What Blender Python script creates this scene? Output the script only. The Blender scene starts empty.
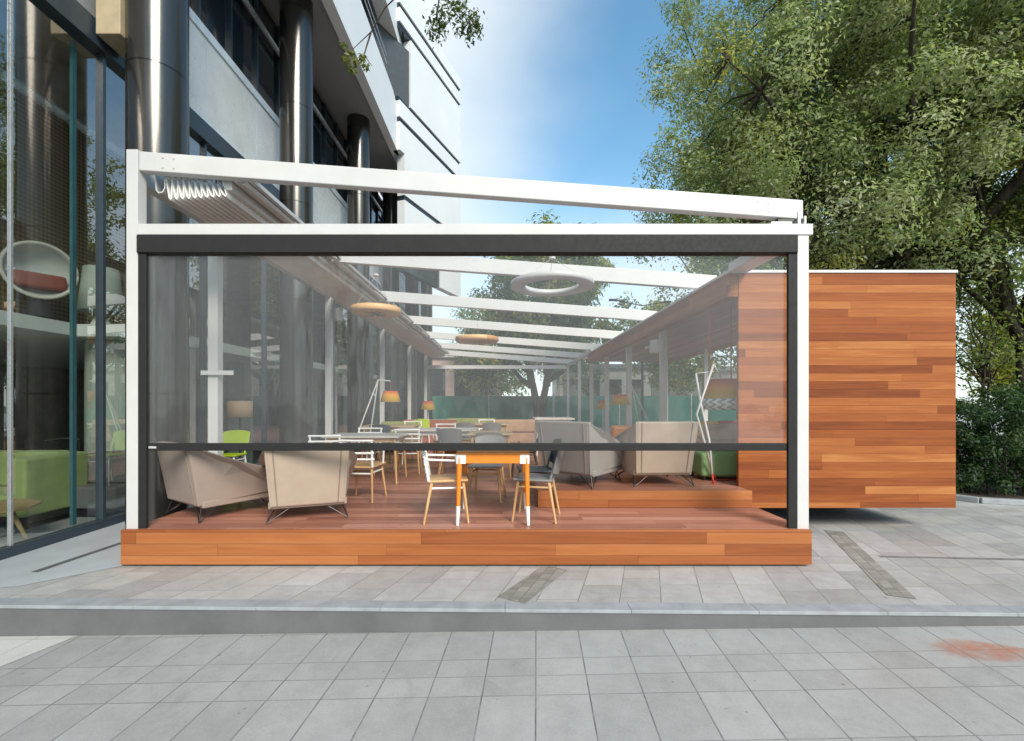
import bpy, math, random
import numpy as np
from mathutils import Vector, Matrix

R = math.radians
scene = bpy.context.scene
COL = scene.collection
EYE = 1.65          # camera height above the upper paving
F = 450.0           # focal length in pixels of the 1024 wide frame
DECK = 0.37         # top of the timber deck
PLAT = 0.572        # top of the raised platform

# ------------------------------------------------------------------ mesh helper
class MB:
    def __init__(s):
        s.v = []; s.f = []; s.M = None
    def add(s, vs, fs):
        o = len(s.v)
        if s.M is not None:
            vs = [tuple(s.M @ Vector(v)) for v in vs]
        s.v += [tuple(v) for v in vs]
        s.f += [tuple(i + o for i in f) for f in fs]
        return s
    def box(s, x0, x1, y0, y1, z0, z1):
        return s.add([(x0,y0,z0),(x1,y0,z0),(x1,y1,z0),(x0,y1,z0),(x0,y0,z1),(x1,y0,z1),(x1,y1,z1),(x0,y1,z1)],
                     [(0,3,2,1),(4,5,6,7),(0,1,5,4),(1,2,6,5),(2,3,7,6),(3,0,4,7)])
    def hexa(s, b, t):   # four bottom points, four top points
        return s.add(list(b)+list(t), [(0,3,2,1),(4,5,6,7),(0,1,5,4),(1,2,6,5),(2,3,7,6),(3,0,4,7)])
    def tube(s, pts, r, n=8, cap=True):
        pts = [Vector(p) for p in pts]
        rr = r if isinstance(r, (list, tuple)) else [r]*len(pts)
        vs, fs = [], []
        prev = None
        for i, p in enumerate(pts):
            if i == 0: d = pts[1]-p
            elif i == len(pts)-1: d = p-pts[i-1]
            else: d = (pts[i+1]-p).normalized()+(p-pts[i-1]).normalized()
            d = d.normalized() if d.length > 1e-9 else Vector((0,0,1))
            if prev is None:
                a = d.cross(Vector((0,0,1)))
                if a.length < 1e-3: a = d.cross(Vector((1,0,0)))
            else:
                a = prev - d*prev.dot(d)
                if a.length < 1e-6: a = d.orthogonal()
            a.normalize(); prev = a
            b = d.cross(a)
            for k in range(n):
                t = 2*math.pi*k/n
                vs.append(tuple(p + (a*math.cos(t)+b*math.sin(t))*rr[i]))
        for i in range(len(pts)-1):
            for k in range(n):
                k2 = (k+1) % n
                fs.append((i*n+k, (i+1)*n+k, (i+1)*n+k2, i*n+k2))
        if cap:
            fs.append(tuple(range(n)))
            fs.append(tuple(reversed(range((len(pts)-1)*n, len(pts)*n))))
        return s.add(vs, fs)
    def cyl(s, x, y, z0, z1, r0, r1=None, n=32):
        return s.tube([(x,y,z0),(x,y,z1)], [r0, r0 if r1 is None else r1], n)
    def lathe(s, prof, n=40, cx=0, cy=0):   # closed profile (r,z) about the vertical axis
        vs, fs = [], []
        m = len(prof)
        for k in range(n):
            t = 2*math.pi*k/n
            for r, z in prof: vs.append((cx+r*math.cos(t), cy+r*math.sin(t), z))
        for k in range(n):
            k2 = (k+1) % n
            for i in range(m):
                j = (i+1) % m
                fs.append((k*m+i, k2*m+i, k2*m+j, k*m+j))
        return s.add(vs, fs)
    def prism(s, poly, axis, a, b):
        # poly of 2-D points; axis 'x': points are (y,z); 'y': (x,z); 'z': (x,y)
        def mk(p, c):
            return {'x':(c,p[0],p[1]), 'y':(p[0],c,p[1]), 'z':(p[0],p[1],c)}[axis]
        n = len(poly)
        vs = [mk(p,a) for p in poly]+[mk(p,b) for p in poly]
        fs = [tuple(reversed(range(n))), tuple(range(n,2*n))]
        for i in range(n):
            j = (i+1) % n
            fs.append((i, j, j+n, i+n))
        return s.add(vs, fs)
    def build(s, name, mat, parent=None, smooth=False, bevel=0, seg=2, loc=None, rotz=0):
        me = bpy.data.meshes.new(name)
        me.from_pydata(s.v, [], s.f)
        import bmesh
        bm = bmesh.new(); bm.from_mesh(me)
        bmesh.ops.recalc_face_normals(bm, faces=bm.faces)
        bm.to_mesh(me); bm.free()
        if mat is not None: me.materials.append(mat)
        if smooth:
            for p in me.polygons: p.use_smooth = True
        o = bpy.data.objects.new(name, me)
        COL.objects.link(o)
        if parent is not None: o.parent = parent
        if loc is not None: o.location = loc
        if rotz: o.rotation_euler = (0,0,rotz)
        if bevel:
            m = o.modifiers.new('bevel', 'BEVEL'); m.width = bevel; m.segments = seg
            m.limit_method = 'ANGLE'; m.angle_limit = R(40)
            m.harden_normals = False
        return o

def tag(o, label=None, cat=None, group=None, kind=None):
    if label: o['label'] = label
    if cat: o['category'] = cat
    if group: o['group'] = group
    if kind: o['kind'] = kind
    return o
def thing(name, label, cat, loc=(0,0,0), rotz=0, group=None):
    o = bpy.data.objects.new(name, None); COL.objects.link(o)
    o.empty_display_size = .2
    o.location = loc; o.rotation_euler = (0,0,rotz)
    return tag(o, label, cat, group)
def dup(root, loc, rotz, label, group=None):
    r = root.copy(); COL.objects.link(r); r.location = loc; r.rotation_euler = (0,0,rotz)
    r['label'] = label
    if group: r['group'] = group
    for ch in list(root.children):
        c = ch.copy(); COL.objects.link(c); c.parent = r
        for g in list(ch.children):
            d = g.copy(); COL.objects.link(d); d.parent = c
    return r
def smooth_by_angle(o, deg=40):
    me = o.data
    for p in me.polygons: p.use_smooth = True
    try: me.set_sharp_from_angle(angle=R(deg))
    except Exception: pass
    return o

# ------------------------------------------------------------------ materials
class NT:
    def __init__(s, name):
        s.m = bpy.data.materials.new(name); s.m.use_nodes = True
        s.t = s.m.node_tree; s.t.nodes.clear()
        s.out = s.n('ShaderNodeOutputMaterial')
    def n(s, typ, **kw):
        nd = s.t.nodes.new(typ)
        for k, v in kw.items(): setattr(nd, k, v)
        return nd
    def l(s, a, b): s.t.links.new(a, b)
    def val(s, sock, x):
        if hasattr(x, 'node'): s.l(x, sock)
        else: sock.default_value = x
    def math(s, op, a, b=0.0, c=0.0):
        nd = s.n('ShaderNodeMath', operation=op)
        s.val(nd.inputs[0], a); s.val(nd.inputs[1], b)
        if op in ('MULTIPLY_ADD','SMOOTH_MIN','SMOOTH_MAX'): s.val(nd.inputs[2], c)
        return nd.outputs[0]
    def mix(s, f, a, b, blend='MIX'):
        nd = s.n('ShaderNodeMix', data_type='RGBA', blend_type=blend)
        s.val(nd.inputs[0], f)
        s.val(nd.inputs[6], a if hasattr(a,'node') else (*a[:3],1))
        s.val(nd.inputs[7], b if hasattr(b,'node') else (*b[:3],1))
        return nd.outputs[2]
    def ramp(s, f, stops, interp='LINEAR'):
        nd = s.n('ShaderNodeValToRGB'); cr = nd.color_ramp; cr.interpolation = interp
        while len(cr.elements) < len(stops): cr.elements.new(0.5)
        for e, (p, c) in zip(cr.elements, stops):
            e.position = p; e.color = (*c[:3], 1)
        s.l(f, nd.inputs[0]); return nd.outputs[0]
    def mapr(s, v, a, b, c, d):
        nd = s.n('ShaderNodeMapRange'); s.val(nd.inputs[0], v)
        for i, x in enumerate((a,b,c,d)): nd.inputs[i+1].default_value = x
        return nd.outputs[0]
    def noise(s, vec, scale, detail=4, rough=.55, dist=0):
        nd = s.n('ShaderNodeTexNoise'); nd.inputs['Scale'].default_value = scale
        nd.inputs['Detail'].default_value = detail; nd.inputs['Roughness'].default_value = rough
        nd.inputs['Distortion'].default_value = dist
        if vec is not None: s.l(vec, nd.inputs['Vector'])
        return nd.outputs[0]
    def obj(s): return s.n('ShaderNodeTexCoord').outputs['Object']
    def pos(s): return s.n('ShaderNodeNewGeometry').outputs['Position']
    def sep(s, v):
        nd = s.n('ShaderNodeSeparateXYZ'); s.l(v, nd.inputs[0]); return nd.outputs
    def comb(s, x=0., y=0., z=0.):
        nd = s.n('ShaderNodeCombineXYZ')
        for i, q in enumerate((x,y,z)): s.val(nd.inputs[i], q)
        return nd.outputs[0]
    def white(s, v, dim='3D'):
        nd = s.n('ShaderNodeTexWhiteNoise', noise_dimensions=dim)
        if dim == '1D': s.val(nd.inputs['W'], v)
        else: s.l(v, nd.inputs['Vector'])
        return nd.outputs[0]
    def bump(s, h, strength, dist=.01):
        nd = s.n('ShaderNodeBump'); nd.inputs['Strength'].default_value = strength
        nd.inputs['Distance'].default_value = dist; s.l(h, nd.inputs['Height']); return nd.outputs[0]
    def bsdf(s, color, rough=.5, metal=0., spec=.5, normal=None, coat=0., sheen=0.):
        b = s.n('ShaderNodeBsdfPrincipled')
        s.val(b.inputs['Base Color'], color if hasattr(color,'node') else (*color[:3],1))
        s.val(b.inputs['Roughness'], rough); s.val(b.inputs['Metallic'], metal)
        s.val(b.inputs['Specular IOR Level'], spec)
        if coat: b.inputs['Coat Weight'].default_value = coat; b.inputs['Coat Roughness'].default_value = .08
        if sheen: b.inputs['Sheen Weight'].default_value = sheen
        if normal is not None: s.l(normal, b.inputs['Normal'])
        return b.outputs[0]
    def done(s, sh): s.l(sh, s.out.inputs[0]); return s.m

def plain(name, c, rough=.5, metal=0., spec=.5, var=.12, scale=6., bump=0., bscale=60., coat=0., sheen=0.):
    k = NT(name); p = k.obj()
    n = k.noise(p, scale, 5, .6)
    f = k.mapr(n, .3, .7, 0, 1)
    lo = tuple(max(0, x*(1-var)) for x in c); hi = tuple(min(1, x*(1+var)) for x in c)
    col = k.mix(f, lo, hi)
    r = k.mapr(k.noise(p, scale*2.7, 3), .3, .7, max(.02, rough-.06), min(1, rough+.06))
    nm = k.bump(k.noise(p, bscale, 3), bump, .004) if bump else None
    return k.done(k.bsdf(col, r, metal, spec, nm, coat, sheen))

def boards(name, uexp, vexp, h, L, stops, rough=.45, spec=.4, gap=.035, grain=1., seed=0., coat=0., tr=(.12,.88)):
    """planks: rows of height h along v, boards of length about L along u"""
    k = NT(name); p = k.pos(); X, Y, Z = k.sep(p)
    def ex(e):
        r = None
        for ax, w in e:
            t = k.math('MULTIPLY', {'x':X,'y':Y,'z':Z}[ax], w)
            r = t if r is None else k.math('ADD', r, t)
        return r
    u = ex(uexp); v = k.math('ADD', ex(vexp), 50.0)
    vr = k.math('DIVIDE', v, h); row = k.math('FLOOR', vr); fr = k.math('FRACT', vr)
    ro = k.white(k.math('ADD', row, seed+.37), '1D')
    lf = k.math('MULTIPLY_ADD', k.white(k.math('ADD', row, seed+91.7), '1D'), .7, .7)
    ur = k.math('MULTIPLY_ADD', ro, 7.3, k.math('DIVIDE', k.math('ADD', u, 60.0), k.math('MULTIPLY', lf, L)))
    cell = k.math('FLOOR', ur); fu = k.math('FRACT', ur)
    bid = k.comb(cell, row, seed+.5)
    tone = k.white(bid)
    gp = k.comb(k.math('MULTIPLY', u, 1.6), k.math('MULTIPLY', v, 42.0), k.math('MULTIPLY', tone, 37.0))
    g = k.noise(gp, 1.0, 6, .62, .6)
    gp2 = k.comb(k.math('MULTIPLY', u, .7), k.math('MULTIPLY', v, 9.0), k.math('MULTIPLY', tone, 91.0))
    g2 = k.noise(gp2, 1.0, 4, .55, 1.4)
    t = k.math('ADD', k.math('MULTIPLY_ADD', k.math('SUBTRACT', g, .5), .55*grain, k.mapr(tone, 0,1,*tr)),
               k.math('MULTIPLY', k.math('SUBTRACT', g2, .5), .6*grain))
    col = k.ramp(t, stops)
    e1 = k.math('LESS_THAN', fr, gap)
    e2 = k.math('LESS_THAN', fu, gap*h/L*.8)
    e = k.math('MAXIMUM', e1, e2)
    col = k.mix(k.math('MULTIPLY', e, .62), col, tuple(x*.22 for x in stops[0][1]))
    hgt = k.math('ADD', k.math('MULTIPLY', e, -1.0), k.math('MULTIPLY', g, .12))
    nm = k.bump(hgt, .5, .004)
    rg = k.mapr(g2, .3, .7, rough-.08, rough+.1)
    return k.done(k.bsdf(col, rg, 0, spec, nm, coat))

WST = [(0,(.19,.055,.017)),(.3,(.275,.082,.025)),(.55,(.335,.110,.034)),(.8,(.395,.145,.048)),(1,(.46,.20,.077))]
def paving(name, shx, tw, th, base, var, grout, spec=.35, rough=.55, stain=.35, seed=0., stagger=0., warm=0., rotdir=0., sx=1., dark_side=None):
    k = NT(name); p = k.pos(); X, Y, Z = k.sep(p)
    u = k.math('ADD', k.math('MULTIPLY_ADD', Y, -shx, X), 200.)
    v = k.math('ADD', k.math('MULTIPLY_ADD', X, rotdir, Y), 200.)
    ur = k.math('DIVIDE', u, tw); cu = k.math('FLOOR', ur); fu = k.math('FRACT', ur)
    off = k.math('MULTIPLY', k.white(k.math('ADD', cu, seed+.3), '1D'), stagger)
    vr = k.math('ADD', k.math('DIVIDE', v, th), off); cv = k.math('FLOOR', vr); fv = k.math('FRACT', vr)
    # some stones are split in two half stones
    half = k.math('GREATER_THAN', k.white(k.comb(cv, seed+7.7, .5)), .62)
    v2 = k.math('MULTIPLY', vr, 2.0); cv2 = k.math('FLOOR', v2); fv2 = k.math('FRACT', v2)
    cvx = k.math('ADD', k.math('MULTIPLY', half, cv2), k.math('MULTIPLY', k.math('SUBTRACT', 1.0, half), k.math('MULTIPLY', cv, 17.0)))
    tone = k.white(k.comb(cu, cvx, seed))
    n1 = k.noise(p, .9, 5, .6); n2 = k.noise(p, 7., 6, .65); n3 = k.noise(p, 90., 3, .6)
    f = k.math('ADD', k.math('MULTIPLY', k.math('SUBTRACT', tone, .5), var),
        k.math('ADD', k.math('MULTIPLY', k.math('SUBTRACT', n1, .5), stain), k.math('ADD', k.math('MULTIPLY', k.math('SUBTRACT', n2, .5), stain*.9),
        k.math('MULTIPLY', k.math('SUBTRACT', n3, .5), .35))))
    lum = k.math('ADD', f, 1.0)
    c = k.n('ShaderNodeVectorMath', operation='SCALE'); c.inputs[0].default_value = base; k.l(lum, c.inputs['Scale'])
    col = c.outputs[0]
    if warm:
        wm = k.math('MULTIPLY', k.math('GREATER_THAN', k.white(k.comb(cu, cvx, seed+3.)), .72), warm)
        col = k.mix(wm, col, (base[0]*1.02, base[1]*.93, base[2]*.80))
    # dark spots: old gum and oil
    vo = k.n('ShaderNodeTexVoronoi'); vo.inputs['Scale'].default_value = 2.6; k.l(p, vo.inputs['Vector'])
    spot = k.math('LESS_THAN', k.math('ADD', vo.outputs['Distance'], k.math('MULTIPLY', n2, .05)), .062)
    spot = k.math('MULTIPLY', spot, k.math('GREATER_THAN', k.white(vo.outputs['Position']), .45))
    col = k.mix(k.math('MULTIPLY', spot, .45), col, (.05,.05,.052))
    v3 = k.n('ShaderNodeTexVoronoi'); v3.inputs['Scale'].default_value = 11.; k.l(p, v3.inputs['Vector'])
    sp2 = k.math('LESS_THAN', k.math('ADD', v3.outputs['Distance'], k.math('MULTIPLY', n3, .10)), .14)
    sp2 = k.math('MULTIPLY', sp2, k.math('GREATER_THAN', k.white(v3.outputs['Position']), .80))
    col = k.mix(k.math('MULTIPLY', sp2, .38), col, (.07,.07,.07))
    n5 = k.noise(p, 2.3, 7, .72, .8)
    col = k.mix(k.mapr(n5, .56, .74, 0, .38), col, tuple(x*.55 for x in base))
    col = k.mix(k.mapr(n5, .44, .28, 0, .30), col, tuple(min(1,x*1.35) for x in base))
    gu = .022*(.34/tw)
    def edge(fr, g): return k.math('LESS_THAN', k.math('SUBTRACT', .5, k.math('ABSOLUTE', k.math('SUBTRACT', fr, .5))), g)
    eu = edge(fu, gu*.62)
    ev = k.math('MAXIMUM', k.math('MULTIPLY', edge(fv, .010*.34/th), .75), k.math('MULTIPLY', k.math('MULTIPLY', edge(fv2, .02*.34/th), half), .75))
    e = k.math('MAXIMUM', eu, ev)
    e = k.math('MULTIPLY', e, k.mapr(n2, .35, .6, .35, .95))
    col = k.mix(e, col, grout)
    nm = k.bump(k.math('ADD', k.math('MULTIPLY', e, -1.0), k.math('MULTIPLY', n3, .25)), .5, .006)
    return k.done(k.bsdf(col, k.mapr(n1, .3,.7, rough-.1, rough+.1), 0, spec, nm))

M = {}
M['white'] = plain('white_powder_coat', (.565,.56,.55), .38, var=.05, scale=2.2)
M['offwhite'] = plain('offwhite_fabric', (.74,.725,.70), .8, var=.08, scale=4, bump=.2, bscale=200)
M['alu'] = plain('aluminium_profile', (.62,.61,.59), .35, .35, var=.06)
M['charcoal'] = plain('charcoal_metal', (.021,.021,.021), .6, 0, .22, var=.1, scale=9)
M['blackwire'] = plain('black_wire', (.02,.018,.017), .4)
M['tag'] = plain('brushed_tag', (.7,.7,.7), .3, .5)
M['wood_front'] = boards('cedar_boards_front', [('x',1),('y',1)], [('z',1)], .116, 2.4, WST, .48, .3, tr=(.2,.85))
M['wood_clad'] = boards('cedar_boards_cladding', [('x',1),('y',1)], [('z',1)], .103, 2.1, [(0,(.15,.038,.010)),(.3,(.225,.060,.015)),(.55,(.285,.083,.021)),(.8,(.345,.115,.031)),(1,(.42,.17,.055))], .58, .22, gap=.028, grain=1.25, seed=5., tr=(.10,.90))
M['wood_deck'] = boards('deck_boards_top', [('x',1)], [('y',1)], .14, 2.2, [(0,(.24,.095,.062)),(.35,(.36,.155,.105)),(.7,(.45,.205,.145)),(1,(.53,.27,.20))], .34, .55, gap=.04, seed=11.)
M['wood_soffit'] = boards('soffit_boards', [('y',1)], [('x',1)], .12, 2.2, [(0,(.20,.085,.055)),(.5,(.32,.15,.10)),(1,(.42,.21,.15))], .5, .3, seed=21.)
M['steel_col'] = None
k = NT('polished_dark_steel'); p = k.obj(); n = k.noise(p, 1.2, 3)
sx_ = k.comb(k.math('MULTIPLY', k.sep(p)[0], 6.), k.math('MULTIPLY', k.sep(p)[1], 6.), k.math('MULTIPLY', k.sep(p)[2], .12))
st = k.noise(sx_, 1., 3)
zf = k.math('FRACT', k.math('DIVIDE', k.math('ADD', k.sep(p)[2], .35), 2.1))
seam = k.math('LESS_THAN', zf, .008)
M['steel_col'] = k.done(k.bsdf(k.mix(seam, k.mix(st, (.035,.034,.034), (.13,.122,.11)), (.02,.02,.02)), k.mapr(n,.3,.7,.16,.26), .75, .5, k.bump(k.noise(sx_, .8, 2), .10, .02)))

def glass_mat(name, tint=(.86,.93,.90), ior=1.7, haze=0., rough=0., gloss=(1,1,1), hazecol=(.8,.82,.84)):
    k = NT(name)
    tr = k.n('ShaderNodeBsdfTransparent'); tr.inputs[0].default_value = (*tint,1)
    gl = k.n('ShaderNodeBsdfGlossy')
    if haze:
        P_ = k.sep(k.pos())
        wv = k.noise(k.comb(k.math('MULTIPLY', P_[0], 1.3), 0., k.math('MULTIPLY', P_[2], .35)), 1.5, 3, .5)
        k.l(k.bump(wv, .35, .12), gl.inputs['Normal'])
    gl.inputs['Roughness'].default_value = rough; gl.inputs[0].default_value = (*gloss,1)
    ge = k.n('ShaderNodeNewGeometry'); dt = k.n('ShaderNodeVectorMath', operation='DOT_PRODUCT')
    k.l(ge.outputs['Normal'], dt.inputs[0]); k.l(ge.outputs['Incoming'], dt.inputs[1])
    c1 = k.math('SUBTRACT', 1.0, k.math('ABSOLUTE', dt.outputs['Value']))
    fac = k.math('MULTIPLY_ADD', k.math('POWER', c1, 5.0), 1.0-ior, ior)      # Schlick, ior = reflectance at normal view
    mx = k.n('ShaderNodeMixShader'); k.l(fac, mx.inputs[0]); k.l(tr.outputs[0], mx.inputs[1]); k.l(gl.outputs[0], mx.inputs[2])
    sh = mx.outputs[0]
    if haze:
        df = k.n('ShaderNodeBsdfDiffuse'); df.inputs[0].default_value = (*hazecol,1)
        tl = k.n('ShaderNodeBsdfTranslucent'); tl.inputs[0].default_value = (*hazecol,1)
        a = k.n('ShaderNodeMixShader'); a.inputs[0].default_value = .5
        k.l(df.outputs[0], a.inputs[1]); k.l(tl.outputs[0], a.inputs[2])
        b = k.n('ShaderNodeMixShader')
        n = k.noise(k.comb(k.math('MULTIPLY', k.sep(k.pos())[0], 1.0), 0., k.math('MULTIPLY', k.sep(k.pos())[2], .5)), 1.4, 3)
        k.val(b.inputs[0], k.mapr(n, .3, .7, haze*.8, haze*1.2))
        k.l(sh, b.inputs[1]); k.l(a.outputs[0], b.inputs[2]); sh = b.outputs[0]
    return k.done(sh)
M['glass'] = glass_mat('curtain_wall_glass', (.92,.97,.95), .27)
M['film'] = glass_mat('clear_pvc_film', (.95,.955,.955), .035, haze=.115)
M['dark_glass'] = plain('dark_window_glass', (.015,.022,.03), .04, 0, .9, var=.3, scale=1)
M['mullion'] = plain('dark_blue_mullion', (.03,.045,.06), .35)
M['silver'] = plain('silver_mullion', (.5,.52,.54), .3, .6)
M['teal'] = plain('teal_reflection', (.06,.16,.19), .2)  # bluish reflection in the glazing, given as a surface colour
M['spandrel'] = plain('spandrel_panel', (.62,.65,.65), .3, 0, .5, var=.08, scale=2.5)
M['spandrel_edge'] = plain('spandrel_trim', (.62,.70,.76), .3)
M['concrete'] = plain('grey_concrete', (.26,.265,.26), .8, var=.18, scale=1.8, bump=.3, bscale=30)
M['beige_con'] = plain('beige_concrete', (.42,.34,.22), .8, var=.15, scale=4, bump=.3, bscale=40)
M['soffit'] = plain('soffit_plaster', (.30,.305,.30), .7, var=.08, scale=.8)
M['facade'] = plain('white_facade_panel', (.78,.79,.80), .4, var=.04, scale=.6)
M['facade_grey'] = plain('pale_facade_panel', (.70,.725,.74), .4, var=.04, scale=.6)
M['recess'] = plain('dark_recess', (.07,.075,.078), .5)
M['int_floor'] = plain('grey_screed', (.45,.46,.46), .35, var=.1, scale=2)
M['int_dark'] = plain('dark_interior_wall', (.26,.225,.18), .7, var=.4, scale=1.2)
M['int_white'] = plain('interior_white', (.62,.66,.62), .6, var=.06)
M['int_mint'] = plain('pale_green_render', (.40,.46,.40), .6, var=.06)
M['green_sofa'] = plain('green_upholstery', (.29,.36,.13), .85, var=.1, bump=.3, bscale=180, sheen=.2)
M['grey_sofa'] = plain('grey_upholstery', (.16,.165,.17), .85, var=.1, bump=.3, bscale=180)
M['sage'] = plain('sage_upholstery', (.22,.36,.16), .8, var=.08, bump=.2, bscale=180)
M['beige_chair'] = plain('beige_upholstery', (.39,.305,.235), .75, var=.05, bump=.25, bscale=220, sheen=.15)
M['taupe_chair'] = plain('taupe_upholstery', (.29,.225,.185), .75, var=.05, bump=.25, bscale=220, sheen=.15)
M['grey_chair'] = plain('grey_brown_upholstery', (.27,.25,.23), .75, var=.05, bump=.25, bscale=220, sheen=.15)
M['piping'] = plain('piping', (.25,.20,.16), .7)
M['ash'] = boards('ash_wood', [('z',1)], [('x',1),('y',.6)], .4, 3., [(0,(.40,.22,.09)),(.5,(.52,.31,.14)),(1,(.62,.40,.20))], .45, .4, gap=0.)
M['orange'] = plain('orange_lacquer', (.72,.22,.02), .35, var=.06)
M['orange_wood'] = plain('orange_stained_wood', (.62,.21,.03), .4, var=.12, scale=9)
M['chair_white'] = plain('white_plastic', (.80,.80,.78), .35, var=.02)
M['chair_grey'] = plain('grey_plastic', (.20,.20,.20), .45, var=.06)
M['chair_dark'] = plain('dark_stained_wood', (.09,.075,.06), .45, var=.15)
M['chair_navy'] = plain('navy_plastic', (.03,.045,.06), .4, var=.05)
M['lime'] = plain('lime_plastic', (.50,.66,.02), .4, var=.04)
M['table_top'] = plain('pale_table_top', (.58,.55,.48), .35, var=.06)
M['oak'] = boards('oak_table', [('x',1)], [('y',1)], .18, 1.6, [(0,(.38,.25,.12)),(1,(.56,.40,.22))], .4, .4, gap=.02)
M['lamp_wood'] = boards('lamp_veneer', [('x',1)], [('z',1)], .2, 2., [(0,(.50,.25,.09)),(.5,(.64,.36,.15)),(1,(.74,.46,.22))], .4, .4, gap=.0)
M['drum'] = plain('beige_drum_shade', (.48,.33,.20), .8, bump=.2)
M['red'] = plain('red_cord', (.42,.04,.03), .6)
M['yellow'] = plain('yellow_fabric', (.75,.42,.03), .7)
M['teal_net'] = None
k = NT('green_fence_netting'); p = k.pos(); X,Y,Z = k.sep(p)
g = k.noise(k.comb(k.math('MULTIPLY',X,1.2), Y, k.math('MULTIPLY',Z,.5)), 2., 4)
M['teal_net'] = k.done(k.bsdf(k.mix(k.mapr(g,.3,.7,0,1), (.015,.13,.10), (.03,.21,.16)), .7))
k = NT('striped_shade'); z = k.sep(k.obj())[2]
rc_ = k.ramp(k.math('DIVIDE', z, .30), [(0,(.82,.66,.10)),(.18,(.80,.55,.02)),(.45,(.78,.42,.02)),(.62,(.72,.22,.03)),(.85,(.60,.07,.04)),(1,(.55,.05,.05))])
tl_ = k.n('ShaderNodeBsdfTranslucent'); k.l(rc_, tl_.inputs[0]); ms_ = k.n('ShaderNodeMixShader'); ms_.inputs[0].default_value = .5
k.l(k.bsdf(rc_, .8), ms_.inputs[1]); k.l(tl_.outputs[0], ms_.inputs[2]); M['shade'] = k.done(ms_.outputs[0])
k = NT('shade_fringe'); p = k.obj(); X,Y,Z = k.sep(p)
an = k.math('MULTIPLY', k.math('ARCTAN2', Y, X), 14.)
w = k.math('GREATER_THAN', k.math('SINE', k.math('ADD', an, k.math('MULTIPLY', k.math('SINE', k.math('MULTIPLY', Z, 90.)), 1.6))), .1)
M['fringe'] = k.done(k.bsdf(k.mix(w, (.62,.66,.64), (.20,.26,.27)), .8))
k = NT('woven_screen'); p = k.obj(); X,Y,Z = k.sep(p)
a = k.math('SINE', k.math('MULTIPLY', k.math('ADD', Y, Z), 48.)); b = k.math('SINE', k.math('MULTIPLY', k.math('SUBTRACT', Y, Z), 48.))
M['woven'] = k.done(k.bsdf(k.mix(k.mapr(k.math('MULTIPLY', a, b), -.6,.6,0,1), (.09,.06,.03), (.28,.19,.10)), .7))
k = NT('bark'); p = k.obj(); X,Y,Z = k.sep(p)
bn = k.noise(k.comb(k.math('MULTIPLY',X,9.), k.math('MULTIPLY',Y,9.), k.math('MULTIPLY',Z,1.6)), 1.5, 6, .65, .6)
M['bark'] = k.done(k.bsdf(k.ramp(bn, [(.3,(.022,.018,.014)),(.55,(.06,.05,.04)),(.75,(.11,.095,.075))]), .9, 0, .2, k.bump(bn, .7, .03)))

def leaf_mat(name, transl=.48, gloss=.45):
    k = NT(name)
    at = k.n('ShaderNodeAttribute', attribute_name='tone'); c = at.outputs['Color']
    b = k.bsdf(c, gloss, 0, .38)
    tl = k.n('ShaderNodeBsdfTranslucent')
    br = k.n('ShaderNodeMix', data_type='RGBA', blend_type='MULTIPLY'); br.inputs[0].default_value = 1.
    k.l(c, br.inputs[6]); br.inputs[7].default_value = (1.25,1.4,.8,1)
    k.l(br.outputs[2], tl.inputs[0])
    mx = k.n('ShaderNodeMixShader'); mx.inputs[0].default_value = transl
    k.l(b, mx.inputs[1]); k.l(tl.outputs[0], mx.inputs[2])
    return k.done(mx.outputs[0])
M['leaf'] = leaf_mat('leaves')

# paving
M['upper'] = paving('upper_paving', .32, .345, .42, (.375,.375,.37), .30, (.17,.17,.16), seed=3., stagger=1., warm=.12, stain=.6)
M['lower'] = paving('lower_paving', .07, .335, .40, (.345,.342,.336), .13, (.12,.12,.12), seed=9., stagger=0., stain=.42)
M['pale_pave'] = paving('pale_paving', .07, .335, .40, (.52,.515,.50), .08, (.3,.3,.3), seed=13., stain=.2)
M['smooth_con'] = plain('smooth_entrance_concrete', (.40,.43,.455), .5, var=.12, scale=1.6, bump=.1)
M['drain'] = plain('dark_drain_channel', (.10,.105,.11), .6)
M['joint'] = plain('worn_paving_joint', (.19,.19,.185), .8, var=.3, scale=6)
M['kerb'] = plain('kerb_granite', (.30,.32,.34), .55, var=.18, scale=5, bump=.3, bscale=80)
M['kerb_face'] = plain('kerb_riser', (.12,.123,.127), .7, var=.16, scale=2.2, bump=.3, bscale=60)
M['cobble'] = paving('small_setts', .42, .098, .105, (.25,.24,.215), .42, (.15,.145,.13), rough=.8, seed=31., stain=.7, stagger=.4)
k = NT('asphalt_ground'); n = k.noise(k.pos(), .6, 6)
M['ground'] = k.done(k.bsdf(k.mix(n, (.07,.07,.07), (.12,.12,.115)), .9))
k = NT('orange_spray_paint'); n = k.noise(k.pos(), 5., 6, .7)
tr = k.n('ShaderNodeBsdfTransparent'); mx = k.n('ShaderNodeMixShader')
SX, SY, SZ = k.sep(k.pos())
ex_ = k.math('DIVIDE', k.math('SUBTRACT', SX, 3.42), .40); ey_ = k.math('DIVIDE', k.math('SUBTRACT', SY, 3.2), .17)
fall = k.math('SUBTRACT', 1.0, k.math('ADD', k.math('MULTIPLY', ex_, ex_), k.math('MULTIPLY', ey_, ey_)))
k.val(mx.inputs[0], k.math('MULTIPLY', k.math('MAXIMUM', fall, 0.0), k.mapr(n, .3, .65, .1, .75))); k.l(tr.outputs[0], mx.inputs[1]); k.l(k.bsdf((.55,.20,.10), .8), mx.inputs[2])
M['spray'] = k.done(mx.outputs[0])

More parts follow.
